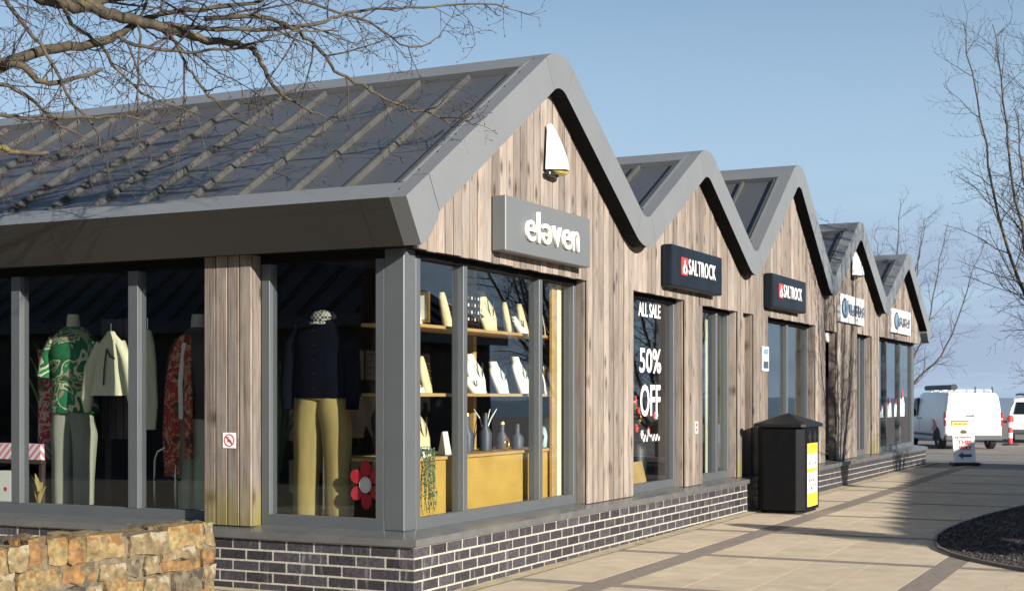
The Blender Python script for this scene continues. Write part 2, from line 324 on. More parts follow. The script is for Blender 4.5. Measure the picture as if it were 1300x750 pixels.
# ---------------------------------------------------------------- roof wave: centre line of the fascia band with rounded tops and valleys
VERT = [(-.127, 2.495), (2.19, 3.958), (4.10, 2.775), (5.87, 3.765), (7.61, 2.775), (9.52, 4.19), (11.33, 2.775), (13.06, 3.84), (14.93, 2.745), (16.85, 3.70), (18.95, 2.495)]
RAD, HT = .36, .135
def wave():
    pts = []; brk = []                          # (x, z, nx, nz)
    V = [Vector(v) for v in VERT]
    d0 = (V[1] - V[0]).normalized(); pts.append((V[0].x, V[0].y, -d0.y, d0.x))
    for i in range(1, len(V) - 1):
        a = (V[i] - V[i - 1]).normalized(); b = (V[i + 1] - V[i]).normalized()
        ang = a.angle_signed(b) if False else math.atan2(a.x * b.y - a.y * b.x, a.dot(b))
        t = RAD * math.tan(abs(ang) / 2); p0 = V[i] - a * t
        na = Vector((-a.y, a.x)); sgn = 1 if ang > 0 else -1
        c = p0 + na * RAD * sgn
        brk.append(len(pts))
        N = 14
        for k_ in range(N + 1):
            q = ang * k_ / N; nn = Vector((na.x * math.cos(q) - na.y * math.sin(q), na.x * math.sin(q) + na.y * math.cos(q)))
            p = c - nn * RAD * sgn; pts.append((p.x, p.y, nn.x, nn.y))
        brk.append(len(pts) - 1)
    d1 = (V[-1] - V[-2]).normalized(); pts.append((V[-1].x, V[-1].y, -d1.y, d1.x))
    return pts, brk
WV, BRK = wave()
def off(i, h): x, z, nx, nz_ = WV[i]; return (x + nx * h, z + nz_ * h)
def curve_z(x, h):
    P = [off(i, h) for i in range(len(WV))]
    zs = [P[i][1] + (P[i + 1][1] - P[i][1]) * (x - P[i][0]) / (P[i + 1][0] - P[i][0]) for i in range(len(P) - 1) if P[i][0] <= x <= P[i + 1][0] and P[i + 1][0] > P[i][0]]
    if zs: return zs[0]
    if x < P[0][0]: return P[0][1]
    return P[-1][1]
YB = 9.0            # back of the building
YF0, YF1 = -.06, .072
XR = 18.83

# ================================================================ SETTING: ground, pavement, car park, sea
def ground_z(x): return gz(x)
ground = MB().add([(-60, -60, -.5), (19.6, -60, -.16), (19.6, 60, -.16), (-60, 60, -.5)], [(0, 1, 2, 3)]).build('ground', 'ground'); tag(ground, 'bare earth under and around the paved area', 'ground', kind='structure')
pave = MB()
pave.add([(-14, -9, gz(-14) - .012), (19.4, -9, gz(19.4) - .012), (19.4, 14, gz(19.4) - .012), (-14, 14, gz(-14) - .012)], [(0, 1, 2, 3)])
pavement = pave.build('pavement', 'bedding'); tag(pavement, 'pale slab pavement with darker paver bands along the shopfronts', 'pavement', kind='structure')
tilt = -math.atan(.0045)
XB = [1.27 + 2.03 * k_ for k_ in range(-6, 9)]           # cross bands
ROWS = []
y = -.13; ROWS.append((-.13, -.68))
LONG = [(-.68, -.90), (-2.73, -2.93), (-4.76, -4.96)]
for a in (-.90, -2.93): ROWS += [(a - .4575 * i, a - .4575 * (i + 1)) for i in range(4)]
bands = MB()
def gquad(mb, x0, x1, y0, y1, dz=0, mi=0): mb.add([(x0, y0, gz(x0) + dz), (x1, y0, gz(x1) + dz), (x1, y1, gz(x1) + dz), (x0, y1, gz(x0) + dz)], [(0, 1, 2, 3)], mi)
for a, b in LONG: gquad(bands, -12, 19.4, b, a, -.001)
for xb in XB:
    prev = -.13
    for a, b in LONG: gquad(bands, xb - .08, xb + .08, a, prev, -.001); prev = b
bands.build('paver_band', 'paver_band', pavement)
edge = MB(); gquad(edge, 0, 19.4, -.13, .03, .004); gquad(edge, -.13, 0, .03, 12, .004); edge.build('mortar_strip', 'sand_edge', pavement)
slabs = []
for xb in XB[:-1]:
    w = (2.03 - .16) / 4
    for i in range(4):
        xc = xb + .08 + w * (i + .5)
        if xc > 19.2: continue
        for (a, b) in ROWS: slabs.append((xc, (a + b) / 2, w, a - b))
for i in range(14):
    for j in range(12): slabs.append((-.37 - .47 * i, .25 + .47 * j, .4675, .4575))
def pix(p):
    d = Vector(p) - CAMP; dep = d.dot(FW)
    return (650 + 1782 * d.dot(RT) / dep, 503 - 1782 * d.z / dep, dep) if dep > .1 else (-999, -999, -1)
def vis(s):
    a = pix((s[0], s[1], gz(s[0]))); return -40 < a[0] < 1340 and a[1] < 790 and a[2] > 0
near = sorted([s for s in slabs if vis(s)], key=lambda s: pix((s[0], s[1], 0))[2])
single, rest = near[:300], near[300:] + [s for s in slabs if not vis(s)]
SM = {}
def slab_mesh(w, d):
    key = (round(w, 3), round(d, 3))
    if key not in SM: SM[key] = MB().box(-w / 2 + .0018, w / 2 - .0018, -d / 2 + .0018, d / 2 - .0018, -.03, 0).mesh('paving_slab', 'slab')
    return SM[key]
for (x, y, w, d) in single:
    o = link('paving_slab', slab_mesh(w, d), pavement, (x, y, gz(x) + random.uniform(-.0003, .0003)), (0, tilt, 0))
if rest:
    m_ = MB()
    for (x, y, w, d) in rest: m_.box(x - w / 2 + .003, x + w / 2 - .003, y - d / 2 + .003, y + d / 2 - .003, gz(x) - .03, gz(x))
    tag(m_.build('far_slabs', 'slab', pavement), kind='stuff')
# car park beyond the terrace, falling away a little, and the sea
def cz(x): return gz(19.4) - .02 - .48 * min(1, max(0, (x - 19.4) / 19))
road = MB(); xs = [19.38, 22, 26, 30, 34, 38.4, 70, 120]
for i in range(len(xs) - 1): road.add([(xs[i], -60, cz(xs[i])), (xs[i + 1], -60, cz(xs[i + 1])), (xs[i + 1], 90, cz(xs[i + 1])), (xs[i], 90, cz(xs[i]))], [(0, 1, 2, 3)])
roado = road.build('car_park', 'asphalt'); tag(roado, 'brown asphalt car park beyond the end shop', 'road', kind='structure')
lines = MB()
def stripe(x0, x1, y0, y1, mi=0): lines.add([(x0, y0, cz(x0) + .006), (x1, y0, cz(x1) + .006), (x1, y1, cz(x1) + .006), (x0, y1, cz(x0) + .006)], [(0, 1, 2, 3)], mi)
stripe(20.0, 20.35, -.4, 6); stripe(19.9, 20.25, -9, -2.2)
stripe(21.5, 23.2, -9, 12, 1); stripe(29.5, 29.8, -9, 20); stripe(30.6, 33.5, -9, 20, 1); stripe(44, 44.3, -20, 30)
tag(lines.build('road_marking', ['road_paint', 'asphalt_grey'], roado), 'worn white lines and grey bays')
sea = MB().add([(118, -6000, -7), (8000, -6000, -7), (8000, 8000, -7), (118, 8000, -7)], [(0, 1, 2, 3)]).build('sea', 'sea'); tag(sea, 'blue grey sea beyond the car park', 'sea', kind='structure')

# planting bed with curved tip
BED = [(19.0, -2.9), (14, -2.88), (11.5, -2.85), (9.46, -2.73), (7.98, -2.50), (6.9, -2.40), (6.1, -2.37), (5.5, -2.39), (5.0, -2.46), (4.5, -2.58), (4.1, -2.76), (3.73, -3.0), (3.45, -3.24), (3.2, -3.5), (2.7, -4.3), (2.6, -5.4), (19.0, -5.6)]
bm_ = MB(); n_ = len(BED); bm_.add([(x, y, gz(x) + .012) for x, y in BED], [tuple(range(n_))])
bed = bm_.build('planting_bed', 'mulch'); tag(bed, 'dark bark and gravel planting bed with curved edge', 'planting bed', kind='structure')
em = MB()
for i in range(13):
    (x0, y0), (x1, y1) = BED[i], BED[i + 1]
    d = Vector((x1 - x0, y1 - y0)).normalized() * .012; nx_, ny_ = -d.y, d.x
    em.add([(x0 + nx_, y0 + ny_, gz(x0) - .05), (x1 + nx_, y1 + ny_, gz(x1) - .05), (x1 - nx_, y1 - ny_, gz(x1) - .05), (x0 - nx_, y0 - ny_, gz(x0) - .05),
            (x0 + nx_, y0 + ny_, gz(x0) + .026), (x1 + nx_, y1 + ny_, gz(x1) + .026), (x1 - nx_, y1 - ny_, gz(x1) + .026), (x0 - nx_, y0 - ny_, gz(x0) + .026)],
           [(0, 1, 5, 4), (2, 3, 7, 6), (4, 5, 6, 7), (0, 4, 7, 3), (1, 2, 6, 5)])
em.build('edging_strip', 'edging', bed)
def inside(x, y, P):
    c = False; j = len(P) - 1
    for i in range(len(P)):
        if (P[i][1] > y) != (P[j][1] > y) and x < (P[j][0] - P[i][0]) * (y - P[i][1]) / (P[j][1] - P[i][1]) + P[i][0]: c = not c
        j = i
    return c
ch = MB(); cnt = 0
while cnt < 9000:
    x, y = random.uniform(2.6, 11), random.uniform(-5.2, -2.3)
    if not inside(x, y, BED): continue
    cnt += 1; s_ = random.uniform(.008, .024); a = random.uniform(0, 6.3); z = gz(x) + .012
    p = [Vector((math.cos(a + q) * s_ * random.uniform(.5, 1.2), math.sin(a + q) * s_ * random.uniform(.5, 1.2), 0)) for q in (0, 1.6, 3.1, 4.7)]
    h = s_ * random.uniform(.4, 1.1)
    ch.add([(x + q.x, y + q.y, z - .002) for q in p] + [(x + p[0].x * .4, y + p[0].y * .4, z + h), (x + p[2].x * .5, y + p[2].y * .5, z + h * .8)], [(0, 1, 4), (1, 2, 5, 4), (2, 3, 5), (3, 0, 4, 5)])
tag(ch.build('bark_chips', 'mulch'), 'loose dark bark chips and gravel covering the planting bed', 'bark chips', kind='stuff')

# ================================================================ THE SHOP TERRACE
shop = thing('shop_terrace', 'terrace of five wavy gabled timber shops with grey roof and brick plinth', 'building')
# --- plinth with bricks
pl = MB()
pl.box(.003, XR, .003, .19, -.3, .354); pl.box(.003, .19, .19, YB, -.3, .354); pl.box(XR - .19, XR - .007, .19, YB, -.3, .354)
plinth = pl.build('plinth', 'mortar', shop)
bricks = []
for c in range(6):
    zt = .343 - .075 * c
    x = -.1125 * (c % 2)
    while x < XR - .01:
        x0, x1 = max(0, x), min(x + .212, XR)
        if x1 - x0 > .03 and zt > gz(x) - .01: bricks.append(('f', x0, x1, zt))
        x += .225
    y = -.1125 * ((c + 1) % 2)
    while y < 6.2:
        y0, y1 = max(.0, y), y + .212
        if c % 2 == 0 and y0 == 0: y0 = .1025 + .01                   # the front brick's end shows at the corner
        if y1 - y0 > .03 and zt > -.02: bricks.append(('l', y0, y1, zt))
        y += .225
def bkey(b): return pix((b[1], 0, b[3]) if b[0] == 'f' else (0, b[1], b[3]))
def bvis(b):
    p = bkey(b); return -20 < p[0] < 1300 and p[1] < 775
bv = sorted([b for b in bricks if bvis(b)], key=lambda b: bkey(b)[2] + (50 if b[0] == 'l' and b[1] > 1.75 and b[3] < .25 else 0))
BM = {}
def brick_mesh(w, kind):
    key = (round(w, 3), kind)
    if key not in BM:
        m_ = MB()
        if kind == 'f': m_.box(0, w, 0, .1025, -.063, 0)
        else: m_.box(0, .1025, 0, w, -.063, 0)
        BM[key] = m_.mesh('brick', 'brick', bevel=.0025)
    return BM[key]
def jit(): return random.uniform(-.0015, .0015)
for b in bv[:300]:
    link('brick', brick_mesh(b[2] - b[1], b[0]), plinth, (b[1], jit(), b[3]) if b[0] == 'f' else (jit(), b[1], b[3]))
rb = MB()
for b in bv[300:]:
    if b[0] == 'f': rb.box(b[1], b[2], 0 + jit(), .1, b[3] - .065, b[3])
    else: rb.box(jit(), .1, b[1], b[2], b[3] - .065, b[3])
if bv[300:]: tag(rb.build('far_bricks', 'brick', plinth), kind='stuff')
# --- metal sill in lengths
def sill_piece(x0, x1):
    m_ = MB(); P = [(-.03, .356), (-.03, .402), (.24, .436), (.24, .40), (-.012, .368), (-.012, .356)]
    m_.prism(P, x0, x1, 'x'); return m_
cuts = [.0, .62, 3.4, 6.2, 9.0, 11.8, 14.6, 17.2, XR + .03]
for i in range(1, len(cuts) - 1): sill_piece(cuts[i] + .0015, cuts[i + 1] - .0015).build('sill_panel', 'sill', shop)
cs = MB(); zt, zb = .402, .356                                       # mitred corner piece
def srow(d, z): return [(.62 - .0015, -.03 + d, z), (-.03 + d, -.03 + d, z), (-.03 + d, .55 - .0015, z)]
r0, r1, r2 = srow(0, zb), srow(0, zt), srow(.27, .436)
cs.add(r0 + r1 + r2, [(0, 1, 4, 3), (1, 2, 5, 4), (3, 4, 7, 6), (4, 5, 8, 7)]); cs.build('sill_corner', 'sill', shop)
for y0, y1 in ((.55, 3.2), (3.2, 6.0), (6.0, 8.9)):
    m_ = MB(); m_.prism([(-.03, .356), (-.03, .402), (.24, .436), (.24, .40), (-.012, .368), (-.012, .356)], y0 + .0015, y1 - .0015, 'y'); m_.build('sill_panel', 'sill', shop)
# --- walls: backing and individual boards
YC = .08
SEG = [(.21, 3.062, 2.315), (3.062, 4.13, 0), (4.13, 5.57, 2.305), (5.57, 6.117, 0), (6.117, 7.36, 2.285), (7.36, 7.555, 0), (7.555, 7.98, 2.285), (7.98, 8.575, 0),
       (8.575, 10.91, 2.29), (10.91, 11.44, 0), (11.44, 12.09, 2.25), (12.09, 13.414, 0), (13.414, 14.48, 2.28), (14.48, 15.05, 0), (15.05, 18.64, 2.298)]
bk = MB()
BT = {}
for (a, b, zb) in SEG:
    n_ = max(1, round((b - a) / .1195)); w = (b - a) / n_
    for i in range(n_):
        x0 = a + w * i; x1 = x0 + w; z0 = zb if zb else .421
        t0, t1 = curve_z(x0, -HT) + .10, curve_z(x1, -HT) + .10
        t0 = max(t0, z0 + .07); t1 = max(t1, z0 + .07)
        m_ = MB(); g = random.uniform(.0045, .0085); th = random.uniform(.018, .023); pr = random.uniform(-.004, .003)
        m_.add([(g, 0, 0), (w - g, 0, 0), (w - g, th, 0), (g, th, 0), (g, 0, t0 - z0), (w - g, 0, t1 - z0), (w - g, th, t1 - z0), (g, th, t0 - z0)],
               [(0, 3, 2, 1), (4, 5, 6, 7), (0, 1, 5, 4), (2, 3, 7, 6), (0, 4, 7, 3), (1, 2, 6, 5)])
        jz = random.uniform(-.004, .004) if zb else 0
        moss = (not zb) and (7.3 < x0 < 7.6 or 14.4 < x0 < 15.1)
        o = m_.build('cladding_board', 'wood_moss' if moss else 'wood', shop, bevel=.0025); o.location = (x0, YC + pr, z0 + jz)
        bk.add([(x0, YC + .028, z0 + .006), (x1, YC + .028, z0 + .006), (x1, YC + .028, t1 + .05), (x0, YC + .028, t0 + .05),
                (x0, YC + .11, z0 + .006), (x1, YC + .11, z0 + .006), (x1, YC + .11, t1 + .05), (x0, YC + .11, t0 + .05)], [(0, 1, 2, 3), (4, 7, 6, 5), (0, 4, 5, 1), (0, 3, 7, 4), (1, 5, 6, 2), (3, 2, 6, 7)])
bk.build('wall_backing', 'backing', shop)
# column returns into the window reveals
def reveal(x, right, mossy=False):
    m_ = MB(); z1 = 2.33
    m_.box(0, .02, 0, .085, 0, z1 - .421); o = m_.build('reveal_board', 'wood_moss' if mossy else 'wood', shop, bevel=.0025)
    o.location = (x + (.0025 if not right else -.0225), YC + .026, .424); return o
for (a, b, zb) in SEG:
    if not zb:
        reveal(a - .021 if False else a - .0225, False); reveal(b + .0225, True)
# recess beside the poster column: boards set back; dark service recess further along
rz_ = MB()
for i in range(4):
    m_ = MB(); m_.box(.004, .102, 0, .02, 0, 1.86); o = m_.build('cladding_board', 'wood', shop, bevel=.0025); o.location = (7.57 + .1015 * i, .185, .432)
m_ = MB(); m_.box(11.45, 12.08, .235, .26, .44, 2.27); m_.build('service_door', 'dark_brown', shop)
# --- window frames, corner posts, panes
def window(x0, x1, mull, head, kind='front'):
    """frame in the front wall: stiles, mullions and rails around separate panes"""
    m_ = MB(); f0, f1 = .182, .245; zb, zt = .425, head + .03; sw = .062
    m_.box(x0, x1, f0, f1, zb, .505)
    st = [x0 + sw / 2] + mull + [x1 - sw / 2]
    for i, x in enumerate(st):
        h = .031 if 0 < i < len(st) - 1 else sw / 2
        m_.box(x - h, x + h, f0 - .004 if 0 < i < len(st) - 1 else f0 + .001, f1 + .03, .5, head - .04)
    fr = m_.build('window', 'frame', shop, bevel=.003)
    MB().box(x0, x1, f0 - .006, f1 + .032, head - .042, zt).build('shaded_head_rail', 'soffit', fr)  # top rail coloured black to stand for the shade under the head
    for i in range(len(st) - 1):
        MB().box(st[i] + .025, st[i + 1] - .025, .222, .228, .498, head - .035).build('pane', 'glass', fr)
    return fr
WINS = [(.34, 3.058, [1.045, 2.335], 2.315), (4.134, 5.566, [], 2.305), (6.12, 7.356, [6.90], 2.285), (8.58, 10.905, [9.82], 2.29), (13.42, 14.476, [14.05], 2.28), (15.07, 18.49, [16.1, 17.3], 2.298)]
for w in WINS: window(*w)
MB().box(.185, .34, .185, .34, .43, 2.34).build('corner_post', 'frame', shop, bevel=.006)
MB().box(18.49, 18.64, .185, .34, .43, 2.34).build('corner_post', 'frame', shop, bevel=.006)
# left side: frames facing west
def side_window(y0, y1, mull, skipl=False):
    m_ = MB(); f0, f1 = .186, .25; head = 2.30; sw = .07
    m_.box(f0, f1, y0, y1, .425, .508)
    st = [y0 + sw / 2] + mull + [y1 - sw / 2]
    for i, y in enumerate(st):
        inner = 0 < i < len(st) - 1; h = .046 if inner else sw / 2
        m_.box(f0 - .004 if inner else f0 + .001, f1 + .03, y - h, y + h, .504, head - .036)
    fr = m_.build('window', 'frame', shop, bevel=.003)
    MB().box(f0 - .006, f1 + .032, y0, y1, head - .038, head + .05).build('shaded_head_rail', 'soffit', fr)  # black colour stands for the eave overhang's shade on this rail
    for i in range(len(st) - 1): MB().box(.226, .232, st[i] + .03, st[i + 1] - .03, .50, head - .03).build('pane', 'glass', fr)
side_window(.34, 1.352, []); side_window(1.782, 6.41, [2.515, 3.69, 4.85]); side_window(6.9, 8.9, [7.8])
# timber pillars on the left side
def pillar(ya, yb):
    bb = MB(); bb.box(.104, .25, ya + .022, yb - .022, .43, 2.33); bb.build('pillar_core', 'backing', shop)
    n_ = 4; w = (yb - ya) / n_
    for i in range(n_):
        m_ = MB(); m_.box(0, .022, .005, w - .005, 0, 1.9); o = m_.build('cladding_board', 'wood_moss', shop, bevel=.003); o.location = (.08 + jit(), ya + w * i, .425)
    for yy in (ya, yb - .022):
        m_ = MB(); m_.box(0, .10, 0, .022, 0, 1.9); o = m_.build('cladding_board', 'wood_moss', shop, bevel=.003); o.location = (.104, yy, .425)
pillar(1.36, 1.775); pillar(6.42, 6.88)
# head linings (black) above the openings
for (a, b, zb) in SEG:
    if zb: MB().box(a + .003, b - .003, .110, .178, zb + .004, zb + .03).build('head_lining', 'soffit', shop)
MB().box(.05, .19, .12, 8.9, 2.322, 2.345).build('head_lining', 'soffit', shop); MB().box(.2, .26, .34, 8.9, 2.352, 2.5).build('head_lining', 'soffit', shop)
# --- fascia band, panel by panel
def strip_panel(i0, i1, g0=.0015, g1=.0015, a=None, b=None):
    """solid panel along the wave between indices; outside fascia grey, underside black"""
    idx = list(range(i0, i1 + 1)); m_ = MB()
    P = [(WV[i][0], WV[i][1], WV[i][2], WV[i][3]) for i in idx]
    def lerp(p, q, t): return tuple(p[k_] + (q[k_] - p[k_]) * t for k_ in range(4))
    if a is not None: P = [lerp(P[0], P[1], a)] + P[1:]
    if b is not None: P = P[:-1] + [lerp(P[-2], P[-1], b)]
    def L_(p, q): return max(1e-6, math.hypot(q[0] - p[0], q[1] - p[1]))
    P[0] = lerp(P[0], P[1], min(.4, g0 / L_(P[0], P[1]))); P[-1] = lerp(P[-1], P[-2], min(.4, g1 / L_(P[-1], P[-2])))
    o_ = [(p[0] + p[2] * HT, p[1] + p[3] * HT) for p in P]; q_ = [(p[0] - p[2] * HT, p[1] - p[3] * HT) for p in P]
    n = len(P); vs = [(x, YF0, z) for x, z in o_] + [(x, YF0, z) for x, z in q_] + [(x, YF1, z) for x, z in o_] + [(x, YF1, z) for x, z in q_]
    fs = []; mi = []
    for k_ in range(n - 1):
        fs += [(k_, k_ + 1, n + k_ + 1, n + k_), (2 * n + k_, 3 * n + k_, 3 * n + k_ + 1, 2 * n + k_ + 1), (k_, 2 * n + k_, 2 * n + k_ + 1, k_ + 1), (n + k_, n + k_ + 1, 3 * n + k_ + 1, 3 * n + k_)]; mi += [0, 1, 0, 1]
    fs += [(0, n, 3 * n, 2 * n), (n - 1, 3 * n - 1, 4 * n - 1, 2 * n - 1)]; mi += [0, 0]
    m_.v = vs; m_.f = fs; m_.m = mi
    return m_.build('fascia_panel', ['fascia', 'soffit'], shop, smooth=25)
# first panel with the boxed eave foot
def eave_foot(sg):
    i = 0 if sg > 0 else len(WV) - 1; j = 1 if sg > 0 else len(WV) - 2
    def pt(t, h): return tuple(WV[i][k_] + (WV[j][k_] - WV[i][k_]) * t + WV[i][k_ + 2] * h for k_ in (0, 1))
    base = [pt(0, HT), None, None, None, pt(.135, -HT), pt(.135, HT)]
    if sg > 0: base[1:4] = [(-.008, 2.316), (.082, 2.357), (.219, 2.514)]
    else: base[1:4] = [(18.83, 2.316), (18.74, 2.357), (18.60, 2.50)]
    m_ = MB(); m_.prism(base, YF0, YF1, 'y'); return m_
eave_foot(1).build('fascia_panel', 'fascia', shop, bevel=.002); eave_foot(-1).build('fascia_panel', 'fascia', shop, bevel=.002)
b0 = [0] + BRK + [len(WV) - 1]
for q in range(len(b0) - 1):
    i0, i1 = b0[q], b0[q + 1]
    if i0 == 0: strip_panel(0, i1, a=.1365)
    elif i1 == len(WV) - 1: strip_panel(i0, i1, b=.8635)
    else: strip_panel(i0, i1)
# side eave fascia (sloping inwards), with eave box behind
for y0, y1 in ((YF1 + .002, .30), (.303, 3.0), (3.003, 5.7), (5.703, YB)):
    m_ = MB(); m_.prism([(-.199, 2.609), (-.008, 2.316), (.082, 2.330), (.19, 2.345), (.10, 2.66)], y0, y1, 'y'); m_.build('eave_fascia', 'fascia_shaded', shop)
# --- roof: panels, battens, flashings
def roof_sheet(i0, i1, h0, h1, y0, y1, name, matn, parent):
    m_ = MB(); idx = range(i0, i1 + 1); n = len(idx)
    A = [off(i, h1) for i in idx]; B = [off(i, h0) for i in idx]
    m_.prism(A + B[::-1], y0, y1, 'y'); return m_.build(name, matn, parent, smooth=25)
base = MB()
n = len(WV); top = [off(i, .06) for i in range(n)]
base.v = [(x, YF1 + .003, z) for x, z in top] + [(x, YB, z) for x, z in top]; base.f = [(i, i + 1, n + i + 1, n + i) for i in range(n - 1)]; base.m = [0] * (n - 1)
roof = base.build('roof', 'roof_panel', shop)
YS = YF1 + .002
for q in range(len(BRK) // 2):                                          # rounded ridge caps and valley troughs
    i0, i1 = BRK[2 * q], BRK[2 * q + 1]
    a0, a1 = off(i0, HT), off(i1, HT)
    ext = .17
    def ex(i, j, d, h):
        v = Vector((WV[j][0] - WV[i][0], WV[j][1] - WV[i][1])).normalized() * d; p = off(i, h); return (p[0] - v.x, p[1] - v.y)
    A = [ex(i0, i0 + 1, ext, HT)] + [off(i, HT) for i in range(i0, i1 + 1)] + [ex(i1, i1 - 1, ext, HT)]
    B = [ex(i0, i0 + 1, ext, .065)] + [off(i, .065) for i in range(i0, i1 + 1)] + [ex(i1, i1 - 1, ext, .065)]
    m_ = MB(); m_.prism(A + B[::-1], YS, YB, 'y'); m_.build('ridge_cap' if q % 2 == 0 else 'valley_flashing', 'fascia', roof, smooth=25)
def slope_parts(ia, ib, lo, hi, ylim, pitch=.445):
    """panels and battens between the lower and upper flashing on a straight slope from point ia to ib"""
    A, B = Vector(off(ia, 0)), Vector(off(ib, 0)); d = (B - A).normalized(); nn = Vector((-d.y, d.x)); Ln = (B - A).length
    s0, s1 = lo, Ln - hi
    def P(s, h): p = A + d * s + nn * h; return (p.x, p.y)
    pm = bm2 = None; y = .10
    MB().prism([P(s0 - .01, .14), P(s1 + .01, .14), P(s1 + .01, .066), P(s0 - .01, .066)], YS, .10, 'y').build('verge_flashing', 'fascia', roof)
    k_ = 0
    while y < ylim:
        if pm is None:
            pm = MB().prism([P(s0 + .004, .092), P(s1 - .004, .092), P(s1 - .004, .064), P(s0 + .004, .064)], .004, pitch - .004, 'y').mesh('roof_panel', 'roof_panel')
            bm2 = MB().prism([P(s0 + .01, .132), P(s1 - .012, .132), P(s1 - .004, .085), P(s0, .085)], -.019, .019, 'y').mesh('batten', 'batten', bevel=.004)
        link('roof_panel', pm, roof, (0, y, 0)); link('batten', bm2, roof, (0, y + (.03 if k_ == 0 else 0), 0)); y += pitch; k_ += 1
slope_parts(0, BRK[0], .24, .185, 8.8)
for g in range(1, 5): slope_parts(BRK[4 * g - 1], BRK[4 * g], .185, .185, 4.2)
# eave flashing on the big slope
A, B = Vector(off(0, 0)), Vector(off(BRK[0], 0)); d = (B - A).normalized(); nn = Vector((-d.y, d.x))
P_ = lambda s, h: tuple(A + d * s + nn * h)
for y0, y1 in ((YS, 3.0), (3.002, 6.0), (6.002, YB)):
    MB().prism([P_(0.002, .1345), P_(.23, .1345), P_(.23, .066), P_(.06, .066)], y0, y1, 'y').build('eave_flashing', 'fascia', roof)
# rivets on the verge and ridge
rv = MB()
for s in [.12 + .30 * i for i in range(9)]:
    p = Vector(P_(s, HT + .001)); rv.loft([(0, 0, 0, .011, .011), (0, 0, .005, .008, .008)], 8)
    for v in range(len(rv.v) - 16, len(rv.v)):
        q = rv.v[v]; rv.v[v] = (p.x + q[0] * d.x + q[2] * nn.x, .045 + q[1], p.y + q[0] * d.y + q[2] * nn.y)
rv.build('rivets', 'batten', roof)
# building shell: gable infill behind boards, rear and end walls, floor, ceiling, partitions
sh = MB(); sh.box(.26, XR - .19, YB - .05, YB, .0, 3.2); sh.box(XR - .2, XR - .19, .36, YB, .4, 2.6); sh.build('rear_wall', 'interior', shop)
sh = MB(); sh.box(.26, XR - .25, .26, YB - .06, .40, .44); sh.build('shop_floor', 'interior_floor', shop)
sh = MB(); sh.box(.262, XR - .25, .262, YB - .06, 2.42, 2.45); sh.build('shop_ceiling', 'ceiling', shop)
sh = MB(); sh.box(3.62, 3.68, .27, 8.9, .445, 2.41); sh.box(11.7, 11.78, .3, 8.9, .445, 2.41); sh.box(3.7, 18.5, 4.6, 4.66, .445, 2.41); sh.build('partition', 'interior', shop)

# ================================================================ SIGNS, LAMPS AND NOTICES ON THE WALLS
def fit(me, x0, x1, z0, z1, y):
    xs = [v.co.x for v in me.vertices]; zs = [v.co.z for v in me.vertices]; ys = [v.co.y for v in me.vertices]
    sx_, sz_ = (x1 - x0) / (max(xs) - min(xs)), (z1 - z0) / (max(zs) - min(zs)); ax, az_, ay = min(xs), min(zs), min(ys)
    for v in me.vertices: v.co = (x0 + (v.co.x - ax) * sx_, y + (v.co.y - ay), z0 + (v.co.z - az_) * sz_)
    return me
def disc(mb, cx, cz_, rx, rz2, y0, y1, n=28, mi=0): mb.prism([(cx + rx * math.cos(2 * math.pi * k_ / n), cz_ + rz2 * math.sin(2 * math.pi * k_ / n)) for k_ in range(n)], y0, y1, 'y', mi)
t = thing('shop_sign', 'grey box sign with raised cream lettering eleven on the tallest end gable', 'sign', (1.26, 0, 2.4), group='fascia signs over the shops')
MB().box(0, 1.572, -.04, .074, 0, .405).build('sign_box', 'grey_sign', t, bevel=.006)
FR = [('e', 0, .176, 0, .68), ('l', .207, .255, 0, 1), ('e', .278, .47, 0, .68), ('v', .482, .652, 0, .68), ('e', .672, .842, 0, .68), ('n', .868, 1, 0, .68)]
for i, (c, a, b, z0, z1) in enumerate(FR):
    me = text_mesh(c, .3, .010, .0, matn='letter_cream')
    if i == 2: me.transform(Matrix.Rotation(math.pi, 4, 'Y'))
    fit(me, .30 + a + .006, .30 + b - .006, .105 + z0 * .232, .105 + z1 * .232, -.064); link('letter', me, t)
def salt(x, z, label):
    t = thing('shop_sign', label, 'sign', (x, 0, z), group='fascia signs over the shops')
    MB().box(0, 1.56, -.04, .074, 0, .405).build('sign_box', 'navy_sign', t, bevel=.02, seg=2)
    lg = MB(); lg.box(.245, .425, -.049, -.042, .125, .297); lo_ = lg.build('logo', 'red', t)
    fl = MB(); cx = .335
    fl.prism([(cx - .062, .165), (cx - .05, .145), (cx, .138), (cx + .05, .145), (cx + .062, .165), (cx + .055, .20), (cx + .025, .222), (cx, .278), (cx - .025, .222), (cx - .055, .20)], -.053, -.050, 'y'); fl.build('drop_mark', 'white', lo_)
    dd = MB(); disc(dd, cx, .178, .026, .024, -.0555, -.0535); dd.build('drop_centre', 'red', lo_)
    link('lettering', fit(text_mesh('SALTROCK', .3, .003, .002, matn='white', space=1.12), .452, 1.30, .142, .296, -.052), t)
salt(4.85, 2.395, 'navy box sign reading SALTROCK beside the grey eleven sign, above the sale poster window')
salt(8.36, 2.392, 'navy box sign reading SALTROCK on the tallest middle gable, above the wide two pane window')
